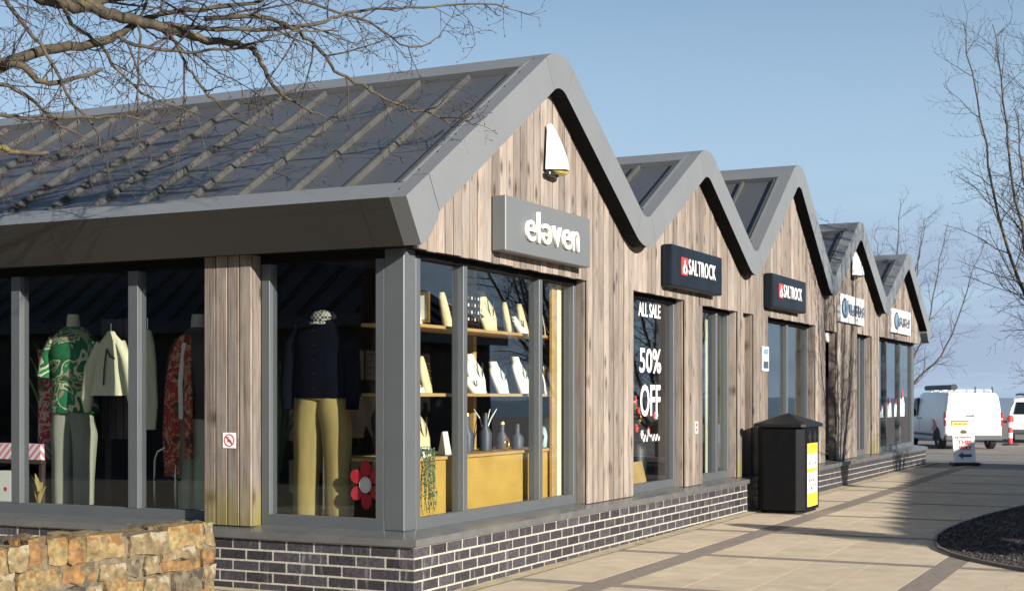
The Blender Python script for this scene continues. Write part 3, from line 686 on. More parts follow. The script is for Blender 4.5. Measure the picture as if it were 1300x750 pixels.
def pale_sign(x, label):
    t = thing('shop_sign', label, 'sign', (x, 0, 2.405), group='fascia signs over the shops')
    MB().box(0, 1.575, .03, .074, 0, .40).build('sign_board', 'white', t, bevel=.004)
    d_ = MB(); disc(d_, .30, .20, .215, .145, .022, .0285); lo_ = d_.build('logo', 'slate', t)
    d_ = MB(); disc(d_, .325, .205, .185, .122, .0175, .0215); d_.build('logo_centre', 'blue_grey', lo_)
    g = MB()
    rq = random.Random(int(x * 10)); a = .46
    while a < 1.50:                                                     # heavy lettering too blurred to read in the picture
        w = rq.uniform(.10, .15); q = rq.uniform(.02, .035); g.box(a, a + q, .0233, .0285, .11, .28); g.box(a + w - q, a + w, .0233, .0285, .11 + rq.uniform(0, .03), .28 - rq.uniform(0, .03))
        zc = rq.uniform(.15, .24); g.box(a + q, a + w - q, .0236, .0285, zc - .022, zc + .022); zc = rq.choice([.125, .262]); g.box(a + q, a + w - q, .0239, .0285, zc - .016, zc + .016); a += w + .022
    tag(g.build('lettering', 'slate_mid', t), kind='stuff')
pale_sign(12.09, 'white sign with blue disc on the gable with the sail shaped lamp')
pale_sign(15.9, 'white sign with blue disc on the last gable by the car park')
def sail_lamp(x, z, label):
    t = thing('wall_lamp', label, 'lamp', (x, .078, z), group='sail shaped wall lamps')
    MB().box(-.06, .06, -.03, 0, -.02, .16).build('back_plate', 'dark_metal', t, bevel=.006)
    m_ = MB(); n = 9; NR = 11                                             # upright left edge, curved right edge, bellied front
    for i in range(NR):
        q = i / (NR - 1); z_ = .36 * q; xr = -.10 + .055 + .215 * (1 - q ** 1.7) ** .8; xl = -.10 + .035 * q; dpt = .035 + .115 * (1 - q ** 1.5)
        for k_ in range(n):
            u = k_ / (n - 1); m_.v.append((xl + (xr - xl) * u, -.03 - dpt * (1 - (2 * u - .75) ** 2 / 1.6) if 0 < k_ < n - 1 else -.03, z_))
    for i in range(NR - 1):
        for k_ in range(n - 1): m_.f.append((i * n + k_, i * n + k_ + 1, (i + 1) * n + k_ + 1, (i + 1) * n + k_)); m_.m.append(0)
        m_.f.append((i * n + n - 1, i * n, (i + 1) * n, (i + 1) * n + n - 1)); m_.m.append(0)
    m_.f.append(tuple(range((NR - 1) * n, NR * n))); m_.m.append(0)
    m_.build('sail_hood', 'white_paint', t, smooth=50)
    m_ = MB(); m_.loft([(.04, -.09, -.03, .07, .04), (.04, -.09, -.014, .10, .06), (.04, -.09, .004, .11, .07)], 20); m_.build('lens', 'lens_glass', t, smooth=50)
    MB().box(-.11, .06, -.075, -.03, -.05, -.014).build('bracket', 'dark_metal', t, bevel=.008)
sail_lamp(2.24, 3.125, 'white sail shaped lamp above the grey eleven sign'); sail_lamp(13.06, 3.13, 'white sail shaped lamp above a white sign with blue disc')
# posters, stickers, alarm box
t = thing('wall_poster', 'small framed poster on the timber column before the wide two pane window', 'poster', (8.27, .072, 1.635))
MB().box(0, .27, -.012, 0, 0, .29).build('frame', 'white', t, bevel=.003)
MB().box(.03, .24, -.016, -.0125, .20, .262).build('picture', 'blue_grey', t); MB().box(.03, .24, -.0158, -.0125, .12, .195).build('picture', 'skin_form', t); MB().box(.03, .24, -.0156, -.0125, .03, .115).build('picture', 'slate', t)
t = thing('no_smoking_sticker', 'white square sticker with red prohibition ring on the pillar', 'sticker', (.078, 1.547, 1.024))
MB().box(-.003, 0, -.056, .056, -.054, .054).build('sticker_sheet', 'white', t)
rg = MB(); N_ = 28
for k_ in range(N_):
    a0_, a1_ = 2 * math.pi * k_ / N_, 2 * math.pi * (k_ + 1) / N_
    rg.prism([(.045 * math.cos(a0_), .045 * math.sin(a0_)), (.045 * math.cos(a1_), .045 * math.sin(a1_)), (.037 * math.cos(a1_), .037 * math.sin(a1_)), (.037 * math.cos(a0_), .037 * math.sin(a0_))], -.0045, -.0032, 'x')
rg.prism([(.024, .031), (.031, .024), (-.024, -.031), (-.031, -.024)], -.0052, -.0046, 'x'); rg.build('prohibition_ring', 'red', t)
fg = MB(); fg.prism([(-.012, .002), (.0, .012), (.006, .004), (.018, -.006), (.014, -.012), (-.004, -.004), (-.02, -.024), (-.026, -.018)], -.0044, -.0033, 'x'); fg.prism([(.004, .016), (.012, .016), (.012, .025), (.004, .025)], -.0043, -.0034, 'x'); fg.build('pictogram', 'black', t)
t = thing('door_notice', 'narrow white notice with red print on the timber column between the first two shop windows', 'notice', (5.835, .072, .955))
MB().box(0, .10, -.003, 0, 0, .12).build('notice_sheet', 'white', t); MB().box(.02, .08, -.0045, -.0032, .025, .05).build('print', 'red', t); MB().box(.02, .08, -.0045, -.0032, .07, .10).build('print', 'red', t)
t = thing('alarm_box', 'white rounded box high in the dark recess beside the first white disc sign', 'alarm box', (11.80, .20, 2.10))
MB().box(0, .20, -.05, .034, 0, .15).build('case', 'white', t, bevel=.03, seg=3); MB().box(.06, .14, -.056, -.048, .05, .08).build('vent', 'decal_grey', t)

# ================================================================ STONE WALL in the foreground
wd = Vector((.9966, -.082, 0)); wn = Vector((-.082, -.9966, 0)); wend = Vector((-.90, .91, 0))
wall = thing('stone_wall', 'low rough sandstone wall with orange and pale stones in front of the side windows', 'wall', wend, math.atan2(wd.y, wd.x))
core = MB(); core.box(-3.4, -.022, .004, .345, -.1, .528); core.build('wall_core', 'stone_mortar', wall)
def stone(w, h, dp, x, y, z, mt):
    m_ = MB(); nx_, ny_, nz2 = 5, 3, 3
    bm = bmesh.new(); bmesh.ops.create_cube(bm, size=1); bmesh.ops.subdivide_edges(bm, edges=bm.edges[:], cuts=3, use_grid_fill=True)
    sd = Vector((random.uniform(0, 99), random.uniform(0, 99), random.uniform(0, 99)))
    for v in bm.verts:
        c = v.co.copy(); r_ = .88 + .12 * (1 - max(abs(c.x), abs(c.y)) * max(abs(c.z), abs(c.x)) * 2.6)
        q = Vector((c.x * w * r_, c.y * dp * r_, c.z * h * r_))
        v.co = q + noise.noise_vector(q * 12 + sd) * .022 + noise.noise_vector(q * 38 + sd) * .009
    me = bpy.data.meshes.new('stone'); bm.to_mesh(me); bm.free(); me.materials.append(MATS[mt]); me.polygons.foreach_set('use_smooth', [True] * len(me.polygons)); me.set_sharp_from_angle(angle=R(38))
    return link('stone', me, wall, (x, y, z))
rs = random.Random(5); z = .02; tops = [.125, .14, .12, .15]
for ri, hh in enumerate(tops):
    x = -.004
    while x > -3.3:
        w = rs.uniform(.13, .36) if rs.random() > .25 else rs.uniform(.09, .15); w = min(w, 3.4 + x) + .001
        h = hh + rs.uniform(-.012, .018) - .008
        if ri == 3: h += rs.uniform(-.012, .014)
        mt = rs.choice(['stone_a', 'stone_b', 'stone_c', 'stone_d', 'stone_a', 'stone_d'])
        if h > .11 and w > .2 and rs.random() < .3:
            stone(w - .012, h * .48, .17, x - w / 2, .07 + rs.uniform(-.012, .01), z + h * .25, mt); stone(w - .012, h * .5, .17, x - w / 2, .07 + rs.uniform(-.012, .01), z + h * .76, rs.choice(['stone_a', 'stone_c', 'stone_d']))
        else: stone(w - .010, h, .17, x - w / 2, .07 + rs.uniform(-.015, .012), z + h / 2, mt)
        if ri >= 1: stone(w - .010, h, .20, x - w / 2 + rs.uniform(-.03, .03), .255, z + h / 2 - .004, rs.choice(['stone_a', 'stone_c', 'stone_d']))
        x -= w
    z += hh

# ================================================================ LITTER BIN
t = thing('litter_bin', 'square black litter bin with pyramid lid and yellow recycling poster', 'bin', (7.37, -.66, gz(7.6)))
W_, D_, c_ = .78, .54, .085
oct_ = lambda i, c: [(i + c, i), (W_ - i - c, i), (W_ - i, i + c), (W_ - i, D_ - i - c), (W_ - i - c, D_ - i), (i + c, D_ - i), (i, D_ - i - c), (i, i + c)]
m_ = MB(); m_.prism(oct_(.03, .07), 0, .03, 'z'); m_.prism(oct_(.0, c_), .031, .955, 'z'); m_.build('body', 'black_bin', t, bevel=.006)
m_ = MB(); P0, P1 = oct_(-.03, .05), oct_(.02, .05); n = 8; cx_, cy_ = W_ / 2, D_ / 2
m_.add([(x, y, .957) for x, y in P0] + [(x, y, .995) for x, y in P0] + [(cx_ + .03, cy_, 1.112), (cx_ - .03, cy_, 1.112)],
       [tuple(range(8))[::-1]] + [(i, (i + 1) % 8, 8 + (i + 1) % 8, 8 + i) for i in range(8)] + [(8, 9, 16, 17), (9, 10, 16), (10, 11, 16), (11, 12, 16), (12, 13, 17, 16), (13, 14, 17), (14, 15, 17), (15, 8, 17)])
m_.build('lid', 'bin_edge', t, bevel=.004)
for cx_ in (.27, .50):
    m_ = MB()
    for a_ in range(4): disc(m_, cx_ + .035 * math.cos(a_ * 1.5708), .845 + .035 * math.sin(a_ * 1.5708), .035, .035, -.004 - .0004 * a_, -.0005, 14)
    m_.build('clover_opening', 'black', t)
MB().box(.17, .60, -.006, -.001, .07, .775).build('poster', 'white', t)
for (a_, b_) in ((.655, .775), (.455, .50), (.072, .22)): MB().box(.172, .598, -.008, -.0065, a_, b_).build('poster_band', 'yellow', t)
gl = MB()
rp = random.Random(3)
for (zz_, nn_) in ((.60, 4), (.55, 4), (.41, 4), (.36, 3), (.31, 4), (.265, 3)):
    for i in range(nn_):
        a_ = .20 + .095 * i + rp.uniform(0, .02); gl.box(a_, a_ + rp.uniform(.02, .05), -.0075, -.0065, zz_ - rp.uniform(.008, .016), zz_ + rp.uniform(.008, .02))
tag(gl.build('pictograms', 'ink', t), kind='stuff')
for zz_ in (.12, .86): MB().box(.785, .80, .12, .16, zz_, zz_ + .09).build('hinge', 'bin_edge', t)

# ================================================================ PAVEMENT BOARD
t = thing('pavement_board', 'white pavement sign reading THIS WAY with a dark arrow pointing left', 'sign', (18.66, -.72, gz(18.66)), R(-90 + 26))
m_ = MB(); m_.box(-.24, .24, -.17, .17, 0, .05); m_.build('base', 'black', t, bevel=.012)
pn = bpy.data.objects.new('panel', MB().box(-.20, .20, -.012, .012, 0, .68).mesh('panel', 'white', bevel=.004)); COL.objects.link(pn); pn.parent = t; pn.location = (0, 0, .048); pn.rotation_euler = (R(-11), 0, 0)
link('lettering', fit(text_mesh('THIS', .2, .002, .010, matn='red'), -.125, .145, .33, .415, -.0165), pn)
link('lettering', fit(text_mesh('WAY', .2, .002, .010, matn='red'), -.10, .145, .225, .31, -.0165), pn)
MB().prism([(-.12, .13), (-.03, .19), (-.03, .15), (.13, .15), (.13, .10), (-.03, .10), (-.03, .06)], -.016, -.0125, 'y').build('arrow', 'slate', pn)
m_ = MB(); disc(m_, 0, .57, .095, .075, -.016, -.0125); e_ = m_.build('emblem', 'skin_form', pn)
m_ = MB(); m_.prism([(-.06, .56), (-.02, .60), (.04, .59), (.07, .55), (.03, .53), (-.04, .53)], -.0175, -.0162, 'y'); m_.build('emblem_mark', 'dark_brown', e_)
g = MB(); rp = random.Random(2); x = -.165
while x < .15: w = rp.uniform(.015, .03); g.box(x, x + w, -.0152, -.0125, .44, .475); x += w + .008
tag(g.build('small_print', 'ink', pn), kind='stuff')

# ================================================================ VEHICLES
def body_rings(sec, mb, n=9):
    """sec: (x, half width at belt, half width at roof, z bottom, z belt, z top)"""
    rows = []
    for (x, wb, wr, z0, zb, zt) in sec:
        h = zt - zb
        half = [(0, z0), (wb * .93, z0), (wb, z0 + .10), (wb, zb), (wb - (wb - wr) * .45, zb + h * .5), (wr, zt - min(.12, h * .3)), (wr - .06, zt - .025), (wr * .6, zt - .002), (0, zt)]
        rows.append([(x, y, z) for y, z in half] + [(x, -y, z) for y, z in half[-2:0:-1]])
    m = len(rows[0]); o = len(mb.v)
    for r_ in rows: mb.v += r_
    for i in range(len(rows) - 1):
        for k_ in range(m): mb.f.append((o + i * m + k_, o + i * m + (k_ + 1) % m, o + (i + 1) * m + (k_ + 1) % m, o + (i + 1) * m + k_)); mb.m.append(0)
    mb.f.append(tuple(o + k_ for k_ in range(m))); mb.f.append(tuple(o + (len(rows) - 1) * m + k_ for k_ in range(m))); mb.m += [0, 0]
def wheel(parent, x, y, r_=.33):
    m_ = MB(); P = [(-.11, r_ * .6), (-.11, r_ * .93), (-.085, r_), (.085, r_), (.11, r_ * .93), (.11, r_ * .6)]; N_ = 24
    for (yy, rr) in P:
        for k_ in range(N_): q = 2 * math.pi * k_ / N_; m_.v.append((rr * math.cos(q), yy, rr * math.sin(q)))
    for i in range(len(P) - 1):
        for k_ in range(N_): m_.f.append((i * N_ + k_, i * N_ + (k_ + 1) % N_, (i + 1) * N_ + (k_ + 1) % N_, (i + 1) * N_ + k_)); m_.m.append(0)
    w_ = m_.build('wheel', 'tyre', parent, smooth=35); w_.location = (x, y, r_)
    m_ = MB(); m_.prism([(r_ * .62 * math.cos(2 * math.pi * k_ / 16), r_ * .62 * math.sin(2 * math.pi * k_ / 16)) for k_ in range(16)], -.085, .085, 'y'); m_.build('rim', 'rim', w_, bevel=.01)
van = thing('delivery_van', 'white panel van seen from behind with a dark tube carrier on its roof', 'van', (40.1, 2.15, cz(41)), R(26))
m_ = MB(); body_rings([(0, .90, .80, .42, 1.02, 1.76), (.05, .94, .83, .34, 1.02, 1.85), (.22, .955, .85, .30, 1.02, 1.89), (1.5, .96, .86, .28, 1.02, 1.91), (2.9, .96, .86, .28, 1.02, 1.90), (3.25, .96, .84, .28, 1.02, 1.84), (3.95, .95, .80, .28, 1.0, 1.24), (4.5, .92, .74, .30, .86, 1.02), (4.85, .80, .6, .34, .72, .86)], m_)
m_.build('body', 'white_paint', van, smooth=35)
for sgn in (1, -1):
    for xw in (.82, 4.05): wheel(van, xw, sgn * .83, .34)
    m_ = MB(); m_.prism([(.82 + .43 * math.cos(math.pi * k_ / 12), .28 + .46 * math.sin(math.pi * k_ / 12)) for k_ in range(13)], sgn * .90, sgn * .966, 'y'); m_.build('wheel_arch', 'tyre', van)
    m_ = MB(); m_.box(-.022, .12, sgn * .925 - .045, sgn * .925 + .022, .78, 1.24); tl = m_.build('tail_light', 'tail_red', van, bevel=.02)
    MB().box(-.027, -.0, sgn * .925 - .03, sgn * .925 + .012, .985, 1.03).build('reversing_lens', 'white', tl)
    m_ = MB(); m_.box(1.05, 4.0, sgn * .9615, sgn * .972, .42, .50); m_.build('rub_strip', 'plastic_grey', van)
    m_ = MB(); m_.prism([(3.0, 1.08), (3.75, 1.08), (3.72, 1.26), (3.32, 1.66), (3.02, 1.70)], sgn * .88, sgn * .975, 'y'); m_.build('door_window', 'car_glass', van)
    m_ = MB(); m_.box(3.55, 3.72, sgn * 1.0 - .09, sgn * 1.0 + .09, 1.05, 1.3); m_.build('mirror', 'black', van, bevel=.03)
    for xx in (2.85, 1.45): MB().box(xx, xx + .012, sgn * .9605, sgn * .9635, .42, 1.02).build('door_gap', 'black', van)
    for xx in (2.6, 2.95): MB().box(xx, xx + .12, sgn * .961, sgn * .985, .98, 1.02).build('door_handle', 'black', van)
    MB().box(-.035, 0.0, sgn * .86 - .02, sgn * .86 + .02, 1.28, 1.36).build('door_hinge', 'white_paint', van, bevel=.008)
MB().prism([(.9, .62), (1.35, .62), (1.2, .8), (1.28, 1.0), (1.02, .95), (.78, .74)], .9612, .967, 'y').build('side_decal', 'decal_red', van)
m_ = MB(); m_.box(-.075, .25, -.93, .93, .30, .47); m_.build('bumper', 'plastic_grey', van, bevel=.04, seg=2)
m_ = MB(); m_.box(-.065, .0, -.90, .90, .47, .53); m_.build('bumper_cap', 'white_paint', van, bevel=.02)
MB().box(-.012, .01, -.006, .006, .50, 1.74).build('door_gap', 'black', van)
MB().box(-.022, 0, .18, .70, .80, .915).build('plate_recess', 'decal_grey', van); pl_ = MB().box(-.03, -.0225, .18, .70, .80, .905).build('number_plate', 'plate_yellow', van)
g = MB(); yy = .23
rp = random.Random(8)
while yy < .64: w = .045; g.box(-.033, -.0305, yy, yy + w, .825, .88); yy += w + rp.uniform(.015, .04)
tag(g.build('plate_characters', 'ink', pl_), kind='stuff')
MB().box(-.04, 0, -.03, .24, 1.10, 1.135).build('rear_handle', 'black', van, bevel=.01); MB().box(-.03, 0, .15, .72, .925, .955).build('plate_light_bar', 'plastic_grey', van)
for (y0_, y1_, z0_) in ((.10, .62, 1.42), (.15, .62, 1.37), (-.62, -.2, 1.50), (-.6, -.18, .80), (-.6, -.1, .70), (-.6, .1, .62)): MB().box(-.0065, -.003 + .004, y0_, y1_, z0_, z0_ + .02).build('rear_print', 'decal_grey', van)
for xx in (.35, 1.3, 2.3): m_ = MB(); m_.box(xx, xx + .05, -.72, .72, 1.935, 1.97); m_.box(xx, xx + .05, -.72, -.66, 1.87, 1.935); m_.box(xx, xx + .05, .66, .72, 1.87, 1.935); m_.build('roof_bar', 'white', van, bevel=.006)
for yy in (-.66, -.1): m_ = MB(); m_.box(.1, .14, yy - .02, yy + .02, 1.86, 2.06); m_.build('ladder_roller', 'black', van)
m_ = MB(); m_.tube([(.05, .62, 2.045), (3.1, .62, 2.035)], .088, 16); m_.build('tube_carrier', 'plastic_grey', van, smooth=40)
m_ = MB(); m_.tube([(.01, .62, 2.045), (.07, .62, 2.045)], .108, 16); m_.build('tube_cap', 'black', van, smooth=40)
suv = thing('parked_car', 'tall white estate car with black roof box rails parked beyond the van', 'car', (47.6, 1.05, cz(50)), R(6))
m_ = MB(); body_rings([(0, .86, .70, .42, .98, 1.60), (.06, .90, .74, .36, .98, 1.68), (.5, .92, .76, .32, .98, 1.72), (2.2, .92, .76, .30, .98, 1.72), (3.0, .92, .72, .30, .98, 1.36), (3.4, .90, .70, .3, .95, 1.1), (4.3, .82, .6, .34, .84, .95)], m_)
m_.build('body', 'white_paint', suv, smooth=35)
for sgn in (1, -1):
    for xw in (.85, 3.5): wheel(suv, xw, sgn * .80, .34)
    MB().box(-.02, .1, sgn * .80 - .1, sgn * .80 + .09, .78, .98).build('tail_light', 'tail_red', suv, bevel=.02)
    m_ = MB(); m_.tube([(.2, sgn * .62, 1.80), (2.3, sgn * .62, 1.79)], .025, 8); m_.build('roof_rail', 'black', suv)
MB().prism([(-.70, 1.08), (.70, 1.08), (.60, 1.54), (-.60, 1.54)], -.018, .03, 'x').build('rear_window', 'car_glass', suv)
m_ = MB(); m_.box(.25, 2.2, -.6, .6, 1.79, 1.86); m_.build('roof_tray', 'black', suv, bevel=.02)
m_ = MB(); m_.box(-.07, .2, -.86, .86, .34, .52); m_.build('bumper', 'plastic_grey', suv, bevel=.04)
MB().box(-.02, 0, -.26, .26, .70, .80).build('number_plate', 'plate_yellow', suv)
t = thing('striped_post', 'red and white striped plastic post on a dark rubber foot', 'bollard', (44.6, 1.52, cz(45)))
m_ = MB(); m_.loft([(0, 0, 0, .36, .30), (0, 0, .07, .34, .28), (0, 0, .09, .1, .1)], 8); m_.build('foot', 'tyre', t)
for k_ in range(5): m_ = MB(); m_.loft([(0, 0, .09 + .185 * k_, .075, .075), (0, 0, .09 + .185 * (k_ + 1) - .002, .075, .075)], 14); m_.build('band', 'bright_red' if k_ % 2 == 0 else 'white', t, smooth=40)
m_ = MB(); m_.loft([(0, 0, 1.015, .085, .085), (0, 0, 1.06, .085, .085), (0, 0, 1.08, .05, .05)], 14); m_.box(-.03, .03, .05, .15, .9, .98); m_.build('cap', 'bright_red', t)
t = thing('low_rail', 'low dark timber rail along the far side of the car park', 'fence', (58, -6, cz(58)))
for k_ in range(9): MB().box(-.06, .06, k_ * 2.5 - .06, k_ * 2.5 + .06, 0, .55).build('post', 'dark_brown', t)
MB().box(-.05, .05, -1, 21.5, .56, .68).build('rail', 'dark_brown', t)

# ================================================================ TREES (bare, winter)
def path(p, d, ln, n, wob, trop, rng):
    pts = [p.copy()]; d = d.normalized()
    for i in range(n):
        d = (d + Vector((rng.gauss(0, wob), rng.gauss(0, wob), rng.gauss(0, wob))) + trop).normalized(); p = p + d * (ln / n); pts.append(p.copy())
    return pts
def twigs(mb, pts, r0, lev, rng, step, ln, trop, start=.15, ok=None, mi=1, side=None):
    """side shoots along a branch, with their own side shoots and swollen buds"""
    tot = sum((pts[i + 1] - pts[i]).length for i in range(len(pts) - 1)); s = tot * start
    while s < tot:
        a = 0
        for i in range(len(pts) - 1):
            l_ = (pts[i + 1] - pts[i]).length
            if a + l_ >= s: break
            a += l_
        p = pts[i].lerp(pts[i + 1], (s - a) / max(l_, 1e-5)); t_ = (pts[i + 1] - pts[i]).normalized()
        v = Vector((rng.gauss(0, 1), rng.gauss(0, 1), rng.gauss(0, 1))); v = (v - t_ * v.dot(t_)).normalized()
        d = (t_ * rng.uniform(.45, 1.0) + v * rng.uniform(.5, 1.0)).normalized()
        frac = 1 - .55 * s / tot; L2 = ln * rng.uniform(.45, 1.15) * frac; r_ = max(.0028, r0 * .5 * frac)
        q = path(p, d, L2, 5, .16, trop, rng)
        if ok is None or all(ok(x) for x in q):
            rr = [r_ * (1 - .72 * k_ / 5) for k_ in range(6)]
            mb.tube(q, rr, 5 if r_ > .006 else 4 if r_ > .004 else 3, mi)
            if lev > 0: twigs(mb, q, r_, lev - 1, rng, step * .62, ln * .46, trop, .2, ok, mi)
            else:
                e = q[-1]; f = (q[-1] - q[-2]).normalized(); mb.tube([e - f * .004, e + f * .010, e + f * .022], [rr[-1] * 1.2, max(.0036, rr[-1] * 1.9), .0008], 4, mi)
        s += step * rng.uniform(.6, 1.5)
def unproj(px, py, dep): return CAMP + FW * dep + RT * ((px - 650) / 1782 * dep) + Vector((0, 0, (503 - py) / 1782 * dep))
def smooth_path(P, r0, r1, rng, sub=4, wob=.006):
    out = []; n = len(P)
    for i in range(n - 1):
        a, b, c, d = P[max(i - 1, 0)], P[i], P[i + 1], P[min(i + 2, n - 1)]
        for k_ in range(sub):
            t_ = k_ / sub
            out.append(.5 * ((2 * b) + (c - a) * t_ + (2 * a - 5 * b + 4 * c - d) * t_ * t_ + (3 * b - a - 3 * c + d) * t_ ** 3) + Vector((rng.gauss(0, wob), rng.gauss(0, wob), rng.gauss(0, wob))))
    out.append(P[-1]); m = len(out)
    return out, [r0 + (r1 - r0) * (k_ / (m - 1)) for k_ in range(m)]
# --- big tree whose boughs hang over the roof; trunk stands left of the view
rng = random.Random(11)
tree = thing('bare_tree', 'large leafless tree with lichened boughs hanging over the long roof slope', 'tree', (-3.9, 3.0, gz(-4)))
F0 = Vector((0, 0, 2.3))
org = Vector(tree.location)
tm = MB(); tm.tube([Vector((0, 0, -.1)), Vector((.03, .02, .5)), Vector((-.02, .05, 1.4)), F0, Vector((.05, -.05, 3.2)), Vector((.2, -.2, 4.4)), Vector((.3, -.4, 5.8)), Vector((.4, -.5, 7.4))], [.21, .165, .15, .14, .12, .09, .06, .02], 12)
tm.build('trunk', 'bark', tree, smooth=60)
LIMBS = [ # px, py, depth along each bough, start radius, end radius
 ([(-60, 105, 5.3), (0, 85, 5.6), (55, 64, 5.7), (117, 57, 5.8), (148, 46, 5.9), (181, 29, 6.0), (215, 16, 6.1), (300, 6, 6.3), (380, -12, 6.5)], .020, .006),
 ([(-40, -60, 5.4), (40, -12, 5.6), (86, 6, 5.7), (117, 9, 5.75), (138, 17, 5.8), (172, 27, 5.9), (215, 38, 6.0), (246, 46, 6.1), (271, 52, 6.15), (308, 57, 6.2), (326, 68, 6.3), (340, 95, 6.4), (358, 121, 6.5), (390, 138, 6.6), (415, 150, 6.65)], .024, .003),
 ([(205, 30, 6.0), (218, 48, 6.0), (235, 80, 6.1), (255, 110, 6.2), (276, 132, 6.25), (302, 151, 6.3), (328, 160, 6.4), (352, 166, 6.5)], .009, .003),
 ([(-50, 70, 5.3), (0, 77, 5.5), (31, 86, 5.6), (55, 105, 5.65), (92, 101, 5.7), (130, 88, 5.75)], .016, .007),
 ([(260, 24, 6.2), (330, 22, 6.3), (370, 35, 6.4), (400, 60, 6.5), (425, 90, 6.6), (460, 110, 6.7), (500, 130, 6.8), (550, 146, 6.9), (575, 155, 7.0), (597, 141, 7.1)], .013, .003),
 ([(86, 4, 5.9), (165, 22, 6.0), (215, 32, 6.1), (300, 38, 6.3), (400, 32, 6.5), (440, 16, 6.6), (520, 10, 6.8), (600, 5, 6.9), (646, 9, 7.0)], .016, .003),
 ([(-60, 140, 5.2), (0, 147, 5.4), (40, 150, 5.5), (123, 150, 5.7), (170, 148, 5.8), (198, 158, 5.9)], .008, .003),
 ([(-60, 172, 5.0), (0, 187, 5.1), (18, 195, 5.1), (62, 194, 5.2)], .013, .008),
 ([(-30, 98, 5.3), (30, 120, 5.5), (71, 154, 5.6), (92, 168, 5.7), (113, 177, 5.8)], .008, .003),
 ([(170, -40, 5.9), (175, 30, 5.9), (176, 80, 5.9), (174, 148, 5.9), (178, 188, 5.9)], .006, .0025),
 ([(110, 8, 5.8), (200, -10, 6.0), (300, -8, 6.2), (400, 6, 6.5), (470, 30, 6.7), (520, 60, 6.8), (560, 47, 6.9)], .011, .003),
 ([(150, 47, 5.9), (180, 60, 5.9), (240, 66, 6.0), (300, 62, 6.1), (360, 42, 6.2), (430, 40, 6.4)], .011, .003),
 ([(40, -20, 5.6), (90, 30, 5.7), (130, 60, 5.8), (160, 100, 5.9), (200, 128, 6.0), (255, 145, 6.1)], .008, .003),
 ([(-40, -30, 5.3), (20, 20, 5.5), (60, 70, 5.6), (92, 130, 5.7), (120, 160, 5.8), (128, 185, 5.8)], .008, .003)]
cm = MB(); hubs = [F0 + Vector((.0, .0, .3)), F0 + Vector((.02, .0, .8)), Vector((.06, -.1, 3.4))]
for li, (Q, ra, rb_) in enumerate(LIMBS):
    P = [unproj(q[0], q[1], 8.2 + (q[2] - 5.2) * .85) - org for q in Q]; ra *= 1.25; rb_ *= 1.4
    if Q[0][0] < 0 or Q[0][1] < -15:
        h_ = hubs[li % 3]; P = [h_, h_.lerp(P[0], .5) + Vector((0, 0, .12))] + P
        pp, rr = smooth_path(P, ra * 1.9, rb_, rng)
    else: pp, rr = smooth_path(P, ra, rb_, rng)
    cm.tube(pp, rr, 8, 0)
    twigs(cm, pp, max(.017, ra * .55), 2 if ra > .009 else 1, rng, .165, .78, Vector((0, 0, -.02)), .22 if len(P) > len(Q) else .05)
def above(x):                                                           # keeps twigs of the added upper limbs above the view
    w = x + org; d = w - CAMP; dep = d.dot(FW); return w.z > 1.333 + dep * .302 and w.z > 3.6
for k_ in range(20):  # unseen limbs added towards the sun to throw branch shadows on the roof
    xr_ = rng.uniform(-.2, 1.7); tgt = Vector((xr_, rng.uniform(1.3, 6.5), 2.6 + .63 * xr_)); e = tgt + SV * rng.uniform(3.0, 6.0) - org
    w = e + org; dep = (w - CAMP).dot(FW)
    if dep > 1: e.z = max(e.z, 1.333 + dep * .315 + .15 - org.z)
    h_ = Vector((.1, -.15, rng.uniform(3.2, 5.6)))
    pp, rr = smooth_path([h_, h_.lerp(e, .35) + Vector((0, 0, .55)), h_.lerp(e, .7) + Vector((0, 0, .5)), e], .046, .014, rng, 6, .02)
    cm.tube(pp, rr, 7, 0); twigs(cm, pp, .024, 1, rng, .19, .95, Vector((0, 0, .015)), .25, above)
for k_ in range(9):                                                     # limbs away from the building
    a_ = rng.uniform(1.6, 4.6); e = Vector((2.6 * math.cos(a_), 2.6 * math.sin(a_), rng.uniform(3.5, 6)))
    pp, rr = smooth_path([Vector((.1, -.1, 3.4 + .2 * k_)), e * .5 + Vector((0, 0, 2.2)), e], .03, .006, rng, 5, .03); cm.tube(pp, rr, 6, 0); twigs(cm, pp, .015, 1, rng, .3, .8, Vector((0, 0, .02)), .3)
cm.build('crown', ['limb_bark', 'twig'], tree, smooth=60)
